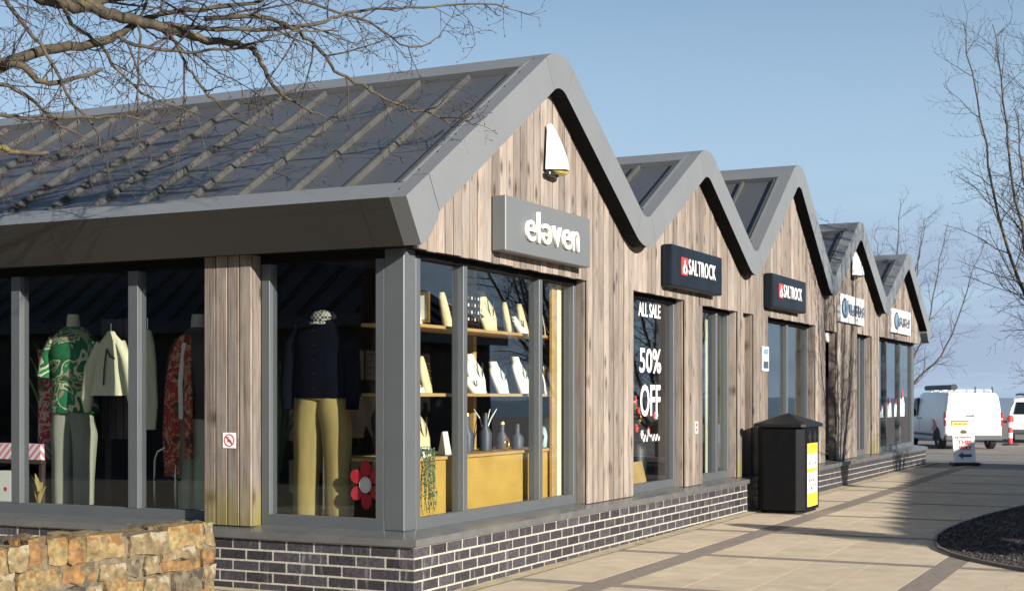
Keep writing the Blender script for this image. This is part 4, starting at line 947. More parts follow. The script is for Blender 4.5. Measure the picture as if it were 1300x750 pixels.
# --- vase shaped street trees along the planting bed
def vase_tree(loc, seed, h, n, spread, label, fork=1.15, lev=2, lean=0, group='young bare street trees', ln=1.25, r0=.055):
    rng = random.Random(seed); t = thing('bare_tree', label, 'tree', loc, group=group)
    tm = MB(); tm.tube([(0, 0, -.05), (.01, 0, .3), (0, .01, fork), (.01, 0, fork + .25)], [r0 * 1.35, r0 * 1.1, r0, r0 * .7], 10); tm.build('trunk', 'bark', t, smooth=60)
    cm = MB()
    for k_ in range(n):
        a_ = 2 * math.pi * (k_ + rng.uniform(-.3, .3)) / n; o_ = spread * rng.uniform(.5, 1.1) * (1 if k_ else .1); hh = h * rng.uniform(.75, 1.0)
        p0 = Vector((0, 0, fork + rng.uniform(-.15, .2))); e = Vector((o_ * math.cos(a_) + lean, o_ * math.sin(a_), hh)); mid = p0.lerp(e, .45) + Vector((o_ * .22 * math.cos(a_), o_ * .22 * math.sin(a_), -.1))
        pp, rr = smooth_path([p0, p0.lerp(mid, .45) + Vector((.06 * math.cos(a_), .06 * math.sin(a_), 0)), mid, mid.lerp(e, .55), e], r0 * .62, .005, rng, 5, .018)
        cm.tube(pp, rr, 7, 0); twigs(cm, pp, r0 * .42, lev, rng, .24, ln, Vector((0, 0, .05)), .12)
    cm.build('crown', ['limb_bark', 'twig'], t, smooth=60); return t
vase_tree((10.9, -3.35, gz(10.9)), 21, 6.4, 15, 1.75, 'young bare tree in the planting bed, twigs reaching over the pavement', ln=1.35)
vase_tree((14.9, -3.3, gz(14.9)), 34, 5.8, 11, 1.5, 'young bare tree in the planting bed near the end shop', fork=.55)
vase_tree((25.6, 2.3, cz(25.6) - .02), 47, 5.9, 11, 2.3, 'bare tree rising behind the last gable at the car park edge', group=None, fork=.9, ln=1.15)
# --- unseen conifer shape in the bed, added to cast a shadow across the slabs
rng = random.Random(4); t = thing('conifer_shadow_caster', 'unseen evergreen shrub added to cast a shadow from the planting bed', 'shrub', (4.35, -4.35, gz(4.3)))
tm = MB(); tm.tube([(0, 0, 0), (0, 0, .8), (.01, 0, 1.72)], [.035, .02, .006], 8); tm.build('shadow_caster_stem', 'bark', t)
fm = MB()
for k_ in range(7000):
    z = rng.uniform(.06, 1.38); rr = .44 * (1 - (z / 1.5) ** 3.5) * rng.uniform(.35, 1.0); a_ = rng.uniform(0, 6.283); c = Vector((rr * math.cos(a_), rr * math.sin(a_), z)); u = Vector((math.cos(a_), math.sin(a_), rng.uniform(.5, 1.6))).normalized() * .06; v = Vector((-math.sin(a_), math.cos(a_), 0)) * .016
    fm.add([c - v, c + v, c + u], [(0, 1, 2)])
fm.build('foliage', 'conifer', t)

# ================================================================ NEIGHBOURING BUILDINGS (outside the view: they shade the pavement and stand in the window reflections)
def shed(name, label, loc, rz, ln, dp, eave, ridge):
    t = thing(name, label, 'building', loc, rz)
    MB().box(0, ln, 0, dp, 0, eave).build('wall', 'wood_dark', t)
    m_ = MB(); m_.prism([(-.3, eave - .05), (dp / 2, ridge), (dp + .3, eave - .05), (dp + .3, eave + .16), (dp / 2, ridge + .22), (-.3, eave + .16)], -.25, ln + .25, 'x'); rf = m_.build('roof', 'fascia', t)
    bmsh = None; k_ = .3
    sl_ = math.atan2(ridge - eave + .05, dp / 2 + .3)
    while k_ < ln:
        for sd in (0, 1):
            m_ = MB(); L_ = math.hypot(dp / 2 + .3, ridge - eave + .05)
            if sd == 0: P = [(-.28, eave + .17), (dp / 2 - .1, ridge + .18), (dp / 2 - .1, ridge + .24), (-.28, eave + .23)]
            else: P = [(dp + .28, eave + .17), (dp / 2 + .1, ridge + .18), (dp / 2 + .1, ridge + .24), (dp + .28, eave + .23)]
            m_.prism(P, k_ - .025, k_ + .025, 'x'); m_.build('batten', 'soffit', rf)
        k_ += .6
    for i in range(int(ln // 3)):
        for yy in (-.03, dp + .005): w_ = MB().box(i * 3 + .6, i * 3 + 2.4, yy, yy + .025, .5, eave - .35).build('window', 'frame', t); MB().box(i * 3 + .7, i * 3 + 2.3, yy - .006 if yy < 0 else yy + .026, yy - .002 if yy < 0 else yy + .03, .6, eave - .45).build('pane', 'car_glass', w_)
    return t
shed('offscreen_neighbour_building', 'offscreen long low timber building with seamed grey roof across the pavement', (2.5, -13.44, -.02), R(10), 14.6, 3.6, 2.35, 3.25)
shed('offscreen_neighbour_building', 'offscreen timber building with seamed roof standing opposite the side windows', (-12.5, 4.0, -.1), R(90), 30, 7, 2.7, 5.2)

# ================================================================ WHAT STANDS IN THE SHOP WINDOWS
DF = .441                                                               # display floor
def fold(n1, a1, n2=0, a2=0, ph=0): return lambda q, t_: (a1 * math.sin(n1 * q + ph + 2 * t_) + a2 * math.sin(n2 * q - ph)) * (.35 + .65 * (1 - t_))
def legs(t, y0, y1, z0, z1, m, flare=.0, dx=.07):
    """trousers seen from the front: two pleated legs hanging from one waist, as one part"""
    w = (y1 - y0); cy = (y0 + y1) / 2; mb = MB()
    for sg in (-1, 1):
        c = cy + sg * w * .25
        mb.loft([(0, c + sg * w * flare, z0, dx * .95, w * .19), (0, c + sg * w * flare * .7, z0 + (z1 - z0) * .25, dx, w * .20), (.01, c + sg * w * flare * .4, z0 + (z1 - z0) * .5, dx * 1.08, w * .215), (.01, c, z0 + (z1 - z0) * .72, dx * 1.25, w * .245), (0, cy + sg * w * .2, z0 + (z1 - z0) * .86, dx * 1.25, w * .25), (0, cy + sg * w * .17, z1 - .03, dx * 1.05, w * .235)], 24, fold=fold(6, .05, 11, .025, sg))
    mb.loft([(0, cy, z1 - .05, dx * 1.1, w * .41), (0, cy, z1, dx * 1.08, w * .40)], 24)
    return mb.build('trousers', m, t, smooth=60)
def top(t, cy, z0, z1, w, m, name='shirt', dx=.10, sleeves=True, hem=.5, long=False):
    mb = MB(); h = z1 - z0
    mb.loft([(0, cy, z0, dx, w * hem), (0, cy, z0 + h * .25, dx * .95, w * .44), (0, cy, z0 + h * .5, dx * 1.0, w * .42), (-.01, cy, z0 + h * .72, dx * 1.02, w * .45), (0, cy, z0 + h * .88, dx * .85, w * .43), (0, cy, z0 + h * .96, dx * .7, w * .28), (0, cy, z1, dx * .55, w * .15)], 28, fold=fold(5, .04, 9, .02))
    if sleeves:
        for sg in (-1, 1): mb.tube([Vector((0, cy + sg * w * .36, z0 + h * .86)), Vector((-.01, cy + sg * w * .50, z0 + h * .68)), Vector((-.02, cy + sg * w * .56, z0 + h * (.42 if not long else .2)))] + ([Vector((-.03, cy + sg * w * .55, z0 - .08))] if long else []), [.062, .066, .070] if not long else [.06, .06, .052, .045], 14)
    return mb.build(name, m, t, smooth=60)
def form(t, cy, z, m='skin_form', r_=.055, h=.12):
    mb = MB(); mb.loft([(0, cy, z - .06, r_ * 1.5, r_ * 1.6), (0, cy, z, r_, r_), (0, cy, z + h * .8, r_ * .9, r_ * .9), (0, cy, z + h, r_ * .8, r_ * .8)], 16); return mb.build('neck_form', m, t, smooth=50)
def stand(t, cy, z1, x=.0): MB().tube([(x, cy, 0 + .002), (x, cy, z1)], .014, 8).build('stand_rod', 'chrome', t, smooth=60); MB().loft([(x, cy, .002, .14, .14), (x, cy, .014, .14, .14)], 20).build('stand_base', 'chrome', t)
t = thing('mannequin', 'headless mannequin in green leaf print shirt and sage trousers behind the side window', 'mannequin', (.66, 3.55, DF)); z_ = -DF
stand(t, 0, .85, .03); legs(t, -.225, .23, .03, .83, 'sage'); top(t, 0, .76, 1.45, .50, 'floral'); form(t, .0, 1.43, 'cream_cloth')
t = thing('mannequin', 'headless mannequin in navy buttoned jacket and mustard trousers beside the corner post', 'mannequin', (.42, 1.00, DF))
stand(t, 0, .9, .03); legs(t, -.235, .235, .02, .92, 'mustard', .05, .08); jk = top(t, 0, .88, 1.45, .50, 'navy_cloth', 'jacket', hem=.46, long=True)
for k_ in range(5): MB().loft([(-.118, -.01, .95 + .1 * k_, .004, .011), (-.112, -.01, .951 + .1 * k_, .004, .012)], 10).build('button', 'gold', jk)
form(t, 0, 1.43, 'navy_cloth', .045, .05)
t = thing('flat_cap', 'black and cream houndstooth cap on the navy jacketed mannequin', 'cap', (.42, .985, 1.845))
mb = MB(); mb.loft([(0, 0, .0, .07, .075), (0, 0, .025, .085, .09), (0, 0, .055, .088, .095), (0, 0, .085, .065, .07), (0, 0, .098, .02, .02)], 22); mb.build('crown', 'houndstooth', t, smooth=60)
mb = MB(); mb.loft([(-.07, 0, -.004, .06, .065), (-.067, 0, .012, .056, .06)], 18); mb.build('peak', 'houndstooth', t, smooth=50)
t = thing('hanging_blouse', 'cream tie neck blouse on a hanger before the slatted board', 'blouse', (.52, 3.03, 1.34))
mb = MB(); mb.loft([(0, 0, 0, .05, .21), (0, 0, .12, .052, .18), (0, 0, .3, .05, .135), (0, 0, .42, .045, .10), (0, 0, .47, .03, .05), (0, 0, .50, .022, .03)], 30, fold=fold(9, .09, 14, .04)); mb.build('body', 'cream_cloth', t, smooth=60)
for sg in (-1, 1): mb = MB(); mb.tube([Vector((0, sg * .10, .41)), Vector((-.01, sg * .19, .22)), Vector((-.01, sg * .235, -.02)), Vector((0, sg * .235, -.13))], [.04, .055, .05, .028], 12); mb.build('sleeve', 'cream_cloth', t, smooth=60)
mb = MB(); mb.tube([Vector((-.05, .0, .36)), Vector((-.065, -.05, .30)), Vector((-.06, -.09, .285))], .008, 6); mb.tube([Vector((-.05, .0, .36)), Vector((-.066, .01, .2)), Vector((-.062, .02, .08))], .007, 6); mb.build('neck_tie', 'rack_board', t)
MB().tube([(0, 0, .48), (0, 0, .56), (0, .02, .58), (0, .03, .56)], .004, 6).build('hanger_hook', 'chrome', t)
t = thing('display_board', 'purple brown slatted timber board behind the cream blouse', 'board', (.86, 2.98, DF))
for k_ in range(6): MB().box(0, .02, k_ * .078, k_ * .078 + .068, .55, 1.52).build('slat', 'rack_board', t)
for k_ in (0, .36): MB().box(.022, .05, k_ + .03, k_ + .08, .001, 1.45).build('post', 'rack_board', t)
t = thing('hanging_dress', 'pale yellow long garment hanging beside the metal window mullion', 'dress', (.50, 2.62, 1.08))
mb = MB(); mb.loft([(0, 0, 0, .03, .045), (0, .02, .2, .035, .09), (0, .03, .5, .035, .08), (0, .03, .66, .03, .06), (0, .03, .76, .02, .03)], 22, fold=fold(6, .1)); mb.build('body', 'cream_cloth', t, smooth=60); MB().tube([(0, .03, .75), (0, .03, .85), (0, .05, .87)], .004, 6).build('hanger_hook', 'chrome', t)
t = thing('mannequin', 'headless mannequin draped with a long red paisley scarf over pale trousers', 'mannequin', (.68, 2.33, DF))
stand(t, 0, .9, .03); legs(t, -.14, .17, .03, .8, 'cream_cloth', .0, .06); top(t, -.02, .72, 1.42, .40, 'dark_brown', 'jacket'); form(t, -.02, 1.40, 'skin_form')
mb = MB(); mb.loft([(-.12, .13, .28, .02, .06), (-.13, .125, .6, .022, .075), (-.13, .11, .95, .022, .07), (-.11, .09, 1.22, .02, .055), (-.06, .06, 1.36, .02, .04)], 20, fold=fold(7, .15, 4, .1)); mb.loft([(-.12, -.03, .42, .02, .035), (-.13, -.03, .8, .02, .04), (-.11, -.01, 1.2, .02, .035), (-.06, .0, 1.36, .02, .03)], 16, fold=fold(5, .12)); sc_ = mb.build('scarf', 'paisley', t, smooth=60)
mb = MB(); mb.loft([(-.135, .03, .72, .012, .022), (-.145, .03, 1.0, .012, .022), (-.10, .03, 1.3, .012, .02)], 12); mb.build('scarf_lining', 'white_display', t, smooth=60)
t = thing('display_plinth', 'dark low display table behind the paisley scarf with pale boxes beneath', 'table', (.78, 1.95, DF))
MB().box(0, .4, 0, .42, .44, .47).build('table_top', 'white_display', t, bevel=.004)
for a_ in (.02, .36):
    for b_ in (.02, .37): MB().box(a_, a_ + .03, b_, b_ + .03, .002, .438).build('leg', 'dark_metal', t)
t = thing('gift_box', 'pale teal box under the display table by the timber pillar', 'box', (.80, 2.20, DF + .001)); MB().box(0, .2, 0, .20, 0, .24).build('carton', 'teal_box', t, bevel=.004); MB().box(-.003, .203, .09, .11, .0, .243).build('ribbon', 'red', t)
t = thing('wire_chair', 'chromed hoop backed chair low behind the side window', 'chair', (.55, 2.42, DF))
for sg in (0, .32): mb = MB(); mb.tube([(sg, 0, .003), (sg, 0, .40), (sg, .03, .47), (sg, .10, .50), (sg, .17, .47), (sg, .20, .40), (sg, .20, .003)], .011, 8); mb.build('hoop', 'chrome', t, smooth=60)
MB().box(-.02, .34, .0, .20, .24, .265).build('seat', 'black', t, bevel=.008)
t = thing('rolled_banner', 'red and white patterned upright banner beside the green palm', 'banner', (.85, 4.02, DF)); MB().loft([(0, 0, .45, .04, .09), (0, 0, .9, .042, .095), (0, 0, 1.28, .04, .09)], 18, fold=fold(5, .08)).build('cloth', 'red_white', t, smooth=60); MB().tube([(0, 0, .002), (0, 0, 1.3)], .012, 8).build('pole', 'dark_metal', t)
t = thing('gingham_box', 'long pink and white striped gift box at knee height in the side window', 'box', (.62, 3.86, .815)); MB().box(0, .16, 0, .58, 0, .13).build('carton', 'gingham', t, bevel=.004); MB().box(-.004, .164, .27, .30, .0, .134).build('ribbon', 'white_display', t)
t = thing('display_shelf', 'narrow dark shelf carrying the pink striped box', 'shelf', (.60, 3.84, DF)); MB().box(0, .24, 0, .64, .345, .372).build('shelf_top', 'dark_brown', t)
for b_ in (.01, .60): MB().box(.02, .22, b_, b_ + .03, .001, .344).build('shelf_side', 'dark_brown', t)
t = thing('white_box', 'white card box with a small red mark on the display floor', 'box', (.56, 4.12, DF + .001)); MB().box(0, .2, 0, .20, 0, .28).build('carton', 'white_display', t, bevel=.004); MB().box(-.003, .0, .05, .08, .12, .15).build('red_mark', 'red', t)
def leaves(name, label, loc, n, h, wd, seed, m='leaf', pot=True):
    rng = random.Random(seed); t = thing(name, label, 'plant', loc)
    if pot: MB().loft([(0, 0, .001, .07, .07), (0, 0, .16, .09, .09)], 16).build('pot', 'dark_brown', t, smooth=40)
    for k_ in range(n):
        a_ = rng.uniform(0, 6.283); L_ = h * rng.uniform(.5, 1); o_ = wd * rng.uniform(.4, 1); mb = MB(); N_ = 7; b0_ = .1 if pot else 0
        for i in range(N_ + 1):
            q = i / N_; c = Vector((math.cos(a_) * o_ * q ** 1.4, math.sin(a_) * o_ * q ** 1.4, b0_ + L_ * (q * 1.25 - .45 * q * q))); w = .018 * math.sin(math.pi * min(1, q * .93 + .05)) + .002; s_ = Vector((-math.sin(a_), math.cos(a_), 0)) * w
            mb.v += [tuple(c - s_), tuple(c + Vector((0, 0, w * .5))), tuple(c + s_)]
            if i: o = 3 * i; mb.f += [(o - 3, o - 2, o + 1, o), (o - 2, o - 1, o + 2, o + 1)]; mb.m += [0, 0]
        mb.build('leaf', m, t, smooth=60)
    return t
leaves('potted_palm', 'tall dark green palm behind the leaf print shirt', (.98, 4.05, DF), 26, 1.6, .42, 3)
leaves('potted_fern', 'leafy green plant standing between the pillar and the mustard trousers', (.60, 1.52, DF), 24, 1.35, .22, 5)
leaves('dried_stems', 'yellow green dried stems beside the sage trousers', (.58, 3.84, DF), 9, .34, .10, 8, 'mustard', False)
t = thing('felt_flower', 'red six petal felt flower with white centre hung against the corner window', 'ornament', (.262, .535, .728))
for k_ in range(6):
    a_ = k_ * math.pi / 3 + .5; mb = MB(); mb.loft([(0, 0, 0, 1, 1), (0, 0, 1, 1, 1)], 16); c = (math.cos(a_) * .088, math.sin(a_) * .112)
    mb.v = [((.012 if z > .5 else 0) + .0006 * k_, c[0] + (x * math.cos(a_) * .052 - y * math.sin(a_) * .044), c[1] + (x * math.sin(a_) * .056 + y * math.cos(a_) * .048)) for x, y, z in mb.v]; mb.build('petal', 'felt_red', t, bevel=.003)
mb = MB(); mb.prism([(.048 * math.cos(2 * math.pi * k_ / 22), .055 * math.sin(2 * math.pi * k_ / 22)) for k_ in range(22)], -.006, -.001, 'x'); ce = mb.build('centre', 'white_display', t)
mb = MB()
for k_ in range(20):
    a0_, a1_ = 2 * math.pi * k_ / 20, 2 * math.pi * (k_ + 1) / 20; mb.prism([(.040 * math.cos(a0_), .046 * math.sin(a0_)), (.040 * math.cos(a1_), .046 * math.sin(a1_)), (.037 * math.cos(a1_), .043 * math.sin(a1_)), (.037 * math.cos(a0_), .043 * math.sin(a0_))], -.0075, -.0062, 'x')
mb.build('printed_ring', 'decal_grey', ce)
t = thing('hanging_board', 'dark board with pale capital lettering HOME OF THE inside the corner shop', 'sign', (1.25, 1.62, 1.30)); MB().box(0, .02, 0, .36, 0, .32).build('board', 'interior', t)
for i, b_ in enumerate(('HOME', 'OF THE')): me = text_mesh(b_, .11, .001, .002, matn='decal_grey'); me.transform(Matrix.Rotation(R(-90), 4, 'Z')); me.transform(Matrix.Translation((-.003, .34, .2 - .11 * i))); link('lettering', me, t)
# ceiling spots
for (x, y) in ((1.2, 3.9), (1.2, 2.4), (1.6, .9), (2.6, 1.6)):
    t = thing('ceiling_spot', 'small lit round spot in the shop ceiling', 'light', (x, y, 2.405), group='ceiling spots'); MB().loft([(0, 0, 0, .05, .05), (0, 0, .013, .055, .055)], 18).build('trim', 'chrome', t); MB().loft([(0, 0, -.006, .035, .035), (0, 0, -.001, .036, .036)], 18).build('lamp_face', 'downlight', t)
# jewellery display in the front corner window
cab = thing('jewellery_cabinet', 'pine framed display cabinet with ochre panel and two shelves behind the front corner window', 'cabinet', (0, 0, 0))
MB().box(.50, 3.04, .34, .36, DF + .001, .875).build('front_panel', 'ochre', cab); MB().box(.46, 3.06, .32, .86, .876, .90).build('counter_top', 'pine', cab, bevel=.003)
MB().box(.46, 3.22, .34, .70, 1.332, 1.356).build('shelf', 'pine', cab, bevel=.003); MB().box(.46, 3.22, .34, .70, 1.822, 1.846).build('shelf', 'pine', cab, bevel=.003)
for (x0, x1, m) in ((.44, .495, 'pine'), (2.80, 2.865, 'pine'), (2.905, 2.985, 'cream_cloth')): MB().box(x0, x1, .29, .318, DF + .001, 2.40).build('upright', m, cab, bevel=.003)
MB().box(2.18, 2.23, .71, .76, .901, 2.40).build('upright', 'pine', cab); MB().box(1.02, 1.06, .71, .76, .901, 2.40).build('upright', 'dark_brown', cab)
MB().box(.95, 3.3, 1.75, 1.78, DF + .001, 2.40).build('back_panel', 'rack_dark', cab)
def bust(x, z, h, w, m, label, y=.50, chain='black', rz=0, lean=.10):
    t = thing('necklace_bust', label, 'display bust', (x, y, z + .001), rz)
    mb = MB(); mb.loft([(0, 0, 0, w * .34, .045), (0, lean * .1, h * .08, w * .36, .045), (0, lean * .3, h * .35, w * .50, .045), (0, lean * .55, h * .60, w * .52, .042), (0, lean * .75, h * .74, w * .40, .04), (0, lean * .85, h * .84, w * .2, .038), (0, lean, h, w * .17, .036)], 22); mb.build('form', m, t, smooth=60)
    mb = MB(); pts = []
    for k_ in range(11): a_ = math.pi * k_ / 10; pts.append(Vector((-w * .20 * math.cos(a_), -.05 + lean * .55 - .012 * math.sin(a_), h * (.78 - .40 * math.sin(a_)))))
    mb.tube(pts, .0045, 6); mb.build('necklace', chain, t)
    return t
def ridge(x, z, h, w, m, label, y=.50, rings=7, rz=.3):
    t = thing('ring_display', label, 'jewellery stand', (x, y, z + .001), rz); mb = MB()
    mb.loft([(0, .0, 0, w * .38, .04), (0, .01, h * .2, w * .5, .04), (0, .03, h * .55, w * .5, .036), (0, .045, h * .85, w * .36, .03), (0, .05, h, w * .12, .02)], 20); mb.build('paddle', m, t, smooth=60)
    for k_ in range(rings): zz = h * (.12 + .75 * k_ / rings); MB().tube([(w * .30, -.035 + zz * .12, zz), (w * .47, -.02 + zz * .12, zz + .012), (w * .56, .01 + zz * .12, zz)], .004, 5).build('ear_loop', 'gold' if k_ % 2 else 'dark_brown', t)
    return t
S1, S2, S3 = 1.357, 1.847, .901
bust(.80, S2, .20, .15, 'white_display', 'small white bust at the corner end of the top shelf', .44)
ridge(1.37, S2, .27, .085, 'cream_display', 'narrow cream strip stand lined with earrings on the top shelf')
t = thing('earring_rack', 'dark wire rack hung with earrings on the top shelf', 'rack', (1.69, .52, S2 + .001))
for k_ in range(5): MB().box(0, .24, 0, .008, .05 + .055 * k_, .056 + .055 * k_).build('wire', 'black', t)
for k_ in (0, .232): MB().box(k_, k_ + .008, 0, .05, 0, .30).build('side', 'black', t)
for i in range(4):
    for k_ in range(4): MB().box(.03 + .055 * i, .045 + .055 * i, -.006, -.001, .075 + .055 * k_, .098 + .055 * k_).build('earring', 'gold' if (i + k_) % 2 else 'white_display', t)
b_ = bust(2.12, S2, .33, .26, 'cream_display', 'large cream shoulder bust with dark beads on the top shelf', .52); MB().tube([(-.10, .04, .22), (-.17, .02, .17), (-.16, -.01, .11)], [.03, .026, .02], 10).build('arm', 'cream_display', b_, smooth=60)
ridge(2.43, S2, .26, .15, 'cream_display', 'broad cream paddle stand beside the large shoulder bust')
bust(2.58, S2, .15, .09, 'white_display', 'tiny white bust between two cream paddles', .46); ridge(2.70, S2, .26, .13, 'cream_display', 'smooth oval cream paddle beside the tiny white bust', .5, 3); ridge(3.10, S2, .30, .17, 'cream_display', 'tallest ridged cream paddle at the far end of the top shelf', .52, 9)
ridge(1.05, S1, .27, .13, 'cream_display', 'cone shaped cream stand with earrings on the middle shelf', .5, 8); bust(.84, S1, .10, .16, 'white_display', 'squat white display at the corner end of the middle shelf', .44)
bust(1.72, S1, .13, .11, 'white_display', 'small white pointed display on a block on the middle shelf', .45)
bust(1.93, S1, .31, .24, 'white_display', 'tall white necklace bust in the centre of the middle shelf', .52); bust(2.34, S1, .26, .21, 'white_display', 'medium white necklace bust beside the tall one on the middle shelf', .52)
bust(2.75, S1, .31, .20, 'white_display', 'white necklace bust partly behind the mullion on the middle shelf', .52); bust(3.13, S1, .30, .24, 'white_display', 'rounded white bust at the far end of the middle shelf', .50, 'gold')
bust(.93, S3, .36, .24, 'cream_display', 'cream bust with beads on the counter above the trailing plant', .46)
t = thing('price_card', 'folded white card standing on the counter beside the cream bust', 'card', (1.16, .44, S3 + .001), .2); MB().prism([(-.03, 0), (0, .17), (.03, 0)], 0, .15, 'x').build('card', 'white_display', t)
rp = random.Random(12)
for i, x in enumerate((1.62, 1.80, 2.02, 2.42, 2.60)):
    t = thing('dark_bottle', ['black stoppered dark bottle beside the middle mullion on the counter', 'gold stoppered dark bottle left of the pale jewellery branch', 'black stoppered dark bottle in front of the pale jewellery branch', 'gold stoppered dark bottle beside the brass ring ornament', 'black stoppered dark bottle beyond the gold stoppered one by the brass ring'][i], 'ornament', (x, .52 + .05 * (i % 2), S3 + .001), group='dark ornaments on the counter'); h = rp.uniform(.18, .33)
    mb = MB(); mb.loft([(0, 0, 0, .05, .05), (0, 0, h * .5, .055, .055), (0, 0, h * .72, .02, .02), (0, 0, h, .022, .022)], 16); mb.build('glass_body', 'slate', t, smooth=50); MB().loft([(0, 0, h, .025, .025), (0, 0, h + .02, .02, .02)], 12).build('stopper', 'gold' if i % 2 else 'black', t)
t = thing('ring_clock', 'small brass ring ornament standing on the counter', 'ornament', (2.20, .42, S3 + .001)); mb = MB(); mb.tube([(.04 * math.cos(k_ * .3307), 0, .052 + .04 * math.sin(k_ * .3307)) for k_ in range(20)], .008, 8); mb.build('ring', 'gold', t, smooth=60); MB().box(-.03, .03, -.02, .02, 0, .012).build('foot', 'gold', t)
t = thing('branch_stand', 'pale curving jewellery branch rising from the counter', 'jewellery stand', (2.12, .58, S3 + .001)); mb = MB()
for sg in (-1, .4, 1): mb.tube([(0, 0, 0), (.02 * sg, 0, .14), (.09 * sg, -.01, .25), (.20 * sg, -.01, .33)], [.009, .008, .006, .003], 7)
mb.build('branches', 'white_display', t, smooth=60); MB().loft([(0, 0, 0, .05, .04), (0, 0, .012, .05, .04)], 16).build('foot', 'pine', t)
t = thing('seabird_figure', 'small white and blue figure at the far end of the counter', 'ornament', (2.98, .44, S3 + .001)); mb = MB(); mb.loft([(0, 0, 0, .05, .04), (0, 0, .09, .07, .05), (.01, 0, .16, .05, .04), (.03, 0, .20, .03, .03), (.04, 0, .235, .028, .028), (.04, 0, .25, .01, .01)], 16); mb.build('body', 'teal_box', t, smooth=60); MB().tube([(.06, 0, .235), (.10, 0, .228)], [.009, .002], 6).build('beak', 'yellow', t)
t = thing('trailing_plant', 'grey green bead leaved plant trailing down over the ochre panel', 'plant', (.74, .36, S3)); rp = random.Random(9)
MB().loft([(0, 0, .001, .05, .04), (0, 0, .07, .06, .045)], 14).build('pot', 'white_display', t, smooth=50)
mb = MB(); st_ = MB()
for k_ in range(13):
    x0 = rp.uniform(-.07, .07); L_ = rp.uniform(.22, .46); pts = [Vector((x0 * .6, -.01, .07)), Vector((x0, -.06, .05))] + [Vector((x0 + rp.uniform(-.012, .012), -.065 + rp.uniform(-.01, .01), .05 - L_ * q)) for q in (.25, .5, .75, 1)]
    st_.tube(pts, .002, 4)
    for i in range(30):
        q = rp.uniform(0, len(pts) - 1.001); i_ = int(q); c = pts[i_].lerp(pts[i_ + 1], q - i_); r_ = rp.uniform(.006, .011); u = Vector((rp.gauss(0, 1), rp.gauss(0, 1), rp.gauss(0, 1))).normalized() * r_; v = u.cross(Vector((rp.gauss(0, 1), rp.gauss(0, 1), rp.gauss(0, 1)))).normalized() * r_ * .8; c = c + u
        mb.add([c - u, c + v, c + u, c - v, c + u.cross(v).normalized() * r_ * .5], [(0, 1, 4), (1, 2, 4), (2, 3, 4), (3, 0, 4)])
tag(mb.build('foliage', 'trailing_leaf', t), kind='stuff'); st_.build('stems', 'leaf', t)
t = thing('picture_frame', 'small gilt picture frame hung near the corner post', 'frame', (.80, .345, 1.95)); mb = MB(); mb.box(0, .02, 0, .02, -.09, .13); mb.box(0, .02, .1, .12, -.09, .13); mb.box(.001, .019, .021, .099, -.09, -.07); mb.box(.001, .019, .021, .099, .11, .13); mb.build('moulding', 'gold', t); MB().box(.008, .014, .021, .099, -.069, .109).build('picture', 'white_display', t)
# shop two: sale lettering on the glass and a few things behind it
t = thing('window_lettering', 'white stick on lettering ALL SALE 50% OFF on the glass below the first navy sign', 'decal', (4.6, .2195, 0))
for b_, x0, x1, z0, z1 in (('ALL SALE', .02, .62, 2.10, 2.235), ('50%', .05, .64, 1.56, 1.80), ('OFF', .07, .62, 1.14, 1.45)): link('lettering', fit(text_mesh(b_, .3, .0006, .004, matn='white'), x0, x1, z0, z1, -.001), t)
mb = MB(); pts = [Vector((.10 + .5 * k_ / 40, 0, .93 + .035 * math.sin(k_ * .95) + (.05 if 14 < k_ < 20 else 0))) for k_ in range(41)]; mb.tube(pts, .0032, 5); mb.build('script_flourish', 'white', t)
t = thing('hanging_jacket', 'coral pink jacket hanging in the sale window', 'jacket', (4.95, .62, .98)); mb = MB(); mb.loft([(0, 0, 0, .16, .05), (0, 0, .3, .14, .05), (0, 0, .48, .13, .045), (0, 0, .54, .05, .03)], 22, fold=fold(6, .06)); mb.build('body', 'felt_pink', t, smooth=60)
for sg in (-1, 1): MB().tube([(sg * .11, 0, .48), (sg * .2, -.02, .25), (sg * .2, -.02, .02)], [.045, .045, .035], 12).build('sleeve', 'felt_pink', t, smooth=60)
MB().tube([(0, 0, .53), (0, 0, .62), (.02, 0, .64)], .004, 6).build('hanger_hook', 'chrome', t)
rp = random.Random(6); t = thing('flower_bunch', 'bunch of yellow white and red flowers in a dark vase in the sale window', 'flowers', (5.30, .50, DF)); MB().loft([(0, 0, .001, .09, .09), (0, 0, .35, .11, .11), (0, 0, .42, .07, .07)], 18).build('vase', 'black', t, smooth=50)
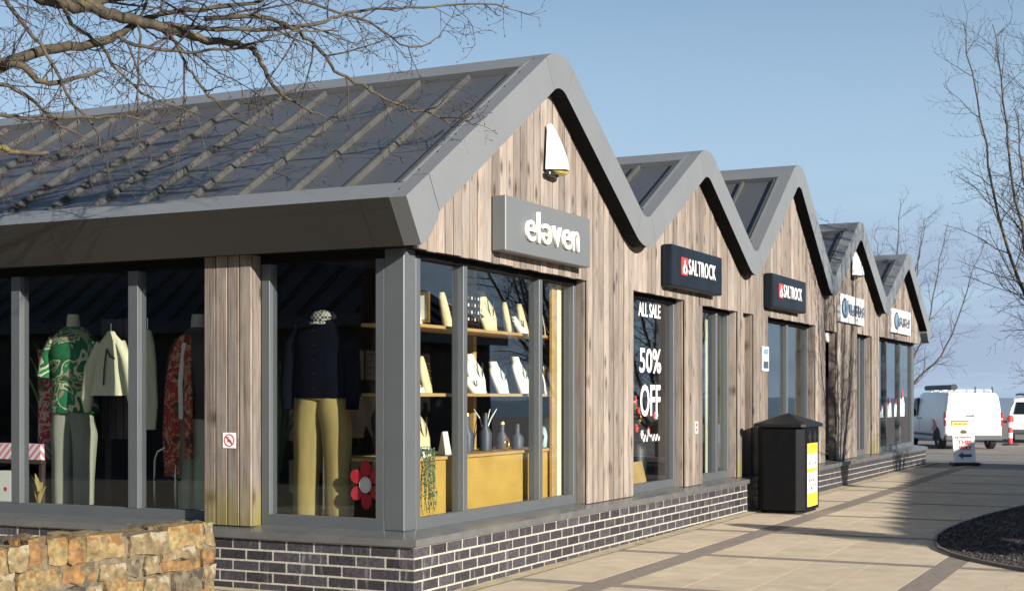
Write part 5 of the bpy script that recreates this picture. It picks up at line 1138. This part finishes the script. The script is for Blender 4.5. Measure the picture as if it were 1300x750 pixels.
for k_ in range(22):
    a_ = rp.uniform(0, 6.28); rr = rp.uniform(.02, .2); c = Vector((rr * math.cos(a_), rr * math.sin(a_), rp.uniform(.5, .92))); mb = MB(); n_ = 6
    for i in range(n_):
        q = i * 2 * math.pi / n_ + a_; u = Vector((math.cos(q), -.5, math.sin(q))) * .045; v = Vector((-math.sin(q), 0, math.cos(q))) * .02; mb.add([c, c + u * .6 + v, c + u, c + u * .6 - v], [(0, 1, 2, 3)])
    mb.build('blossom', rp.choice(['yellow', 'white_display', 'felt_pink', 'leaf', 'leaf', 'bright_red']), t)
t = thing('leaning_card', 'blank brown cardboard panel leaning inside the sale window sill', 'card', (4.72, .32, DF), .0); o = MB().box(0, .42, 0, .012, 0, .26).build('panel', 'cardboard', t); o.rotation_euler = (R(-14), 0, 0); MB().box(.19, .22, .06, .08, 0.001, .2).build('strut', 'cardboard', t)
# wide two pane window: a few boxes and pale blind; end shop: flame shaped stickers
t = thing('stacked_goods', 'blue and dark boxes stacked inside the wide two pane window', 'boxes', (9.2, .9, DF))
for i, (a_, b_, c, m) in enumerate(((0, .5, .30, 'slate'), (.05, .4, .24, 'blue_grey'), (.08, .36, .2, 'navy_sign'))): MB().box(a_, a_ + b_, 0, .3, .002 + sum((.30, .24, .2)[:i]), sum((.30, .24, .2)[:i + 1])).build('box', m, t, bevel=.005)
t = thing('window_blind', 'pale vertical strip blind in the narrow two pane window', 'blind', (6.95, .34, DF))
for k_ in range(4): MB().box(.0 + .09 * k_, .082 + .09 * k_, 0, .004, .002, 1.86).build('strip', 'cream_cloth', t)
t = thing('window_sticker', 'white flame tongued sticker band with red tips across the end shop glass', 'decal', (15.3, .2195, .98))
for k_, (x, w, h) in enumerate(((.05, .12, .25), (.45, .16, .14), (.62, .14, .24), (.95, .5, .30), (1.7, .2, .28), (2.1, .5, .42))):
    tg = MB().prism([(x, 0), (x + w, 0), (x + w, h * .55), (x + w * .7, h), (x + w * .5, h * .6), (x + w * .25, h * .85), (x, h * .45)], -.001, 0, 'y').build('white_tongue', 'white', t); MB().prism([(x + w * .55, h * .8), (x + w * .82, h * .8), (x + w * .7, h * 1.15)], -.002, -.0012, 'y').build('red_tip', 'bright_red', tg)
MB().box(15.055, 15.068, .10, .178, .44, 2.29).build('white_trim', 'white', shop)
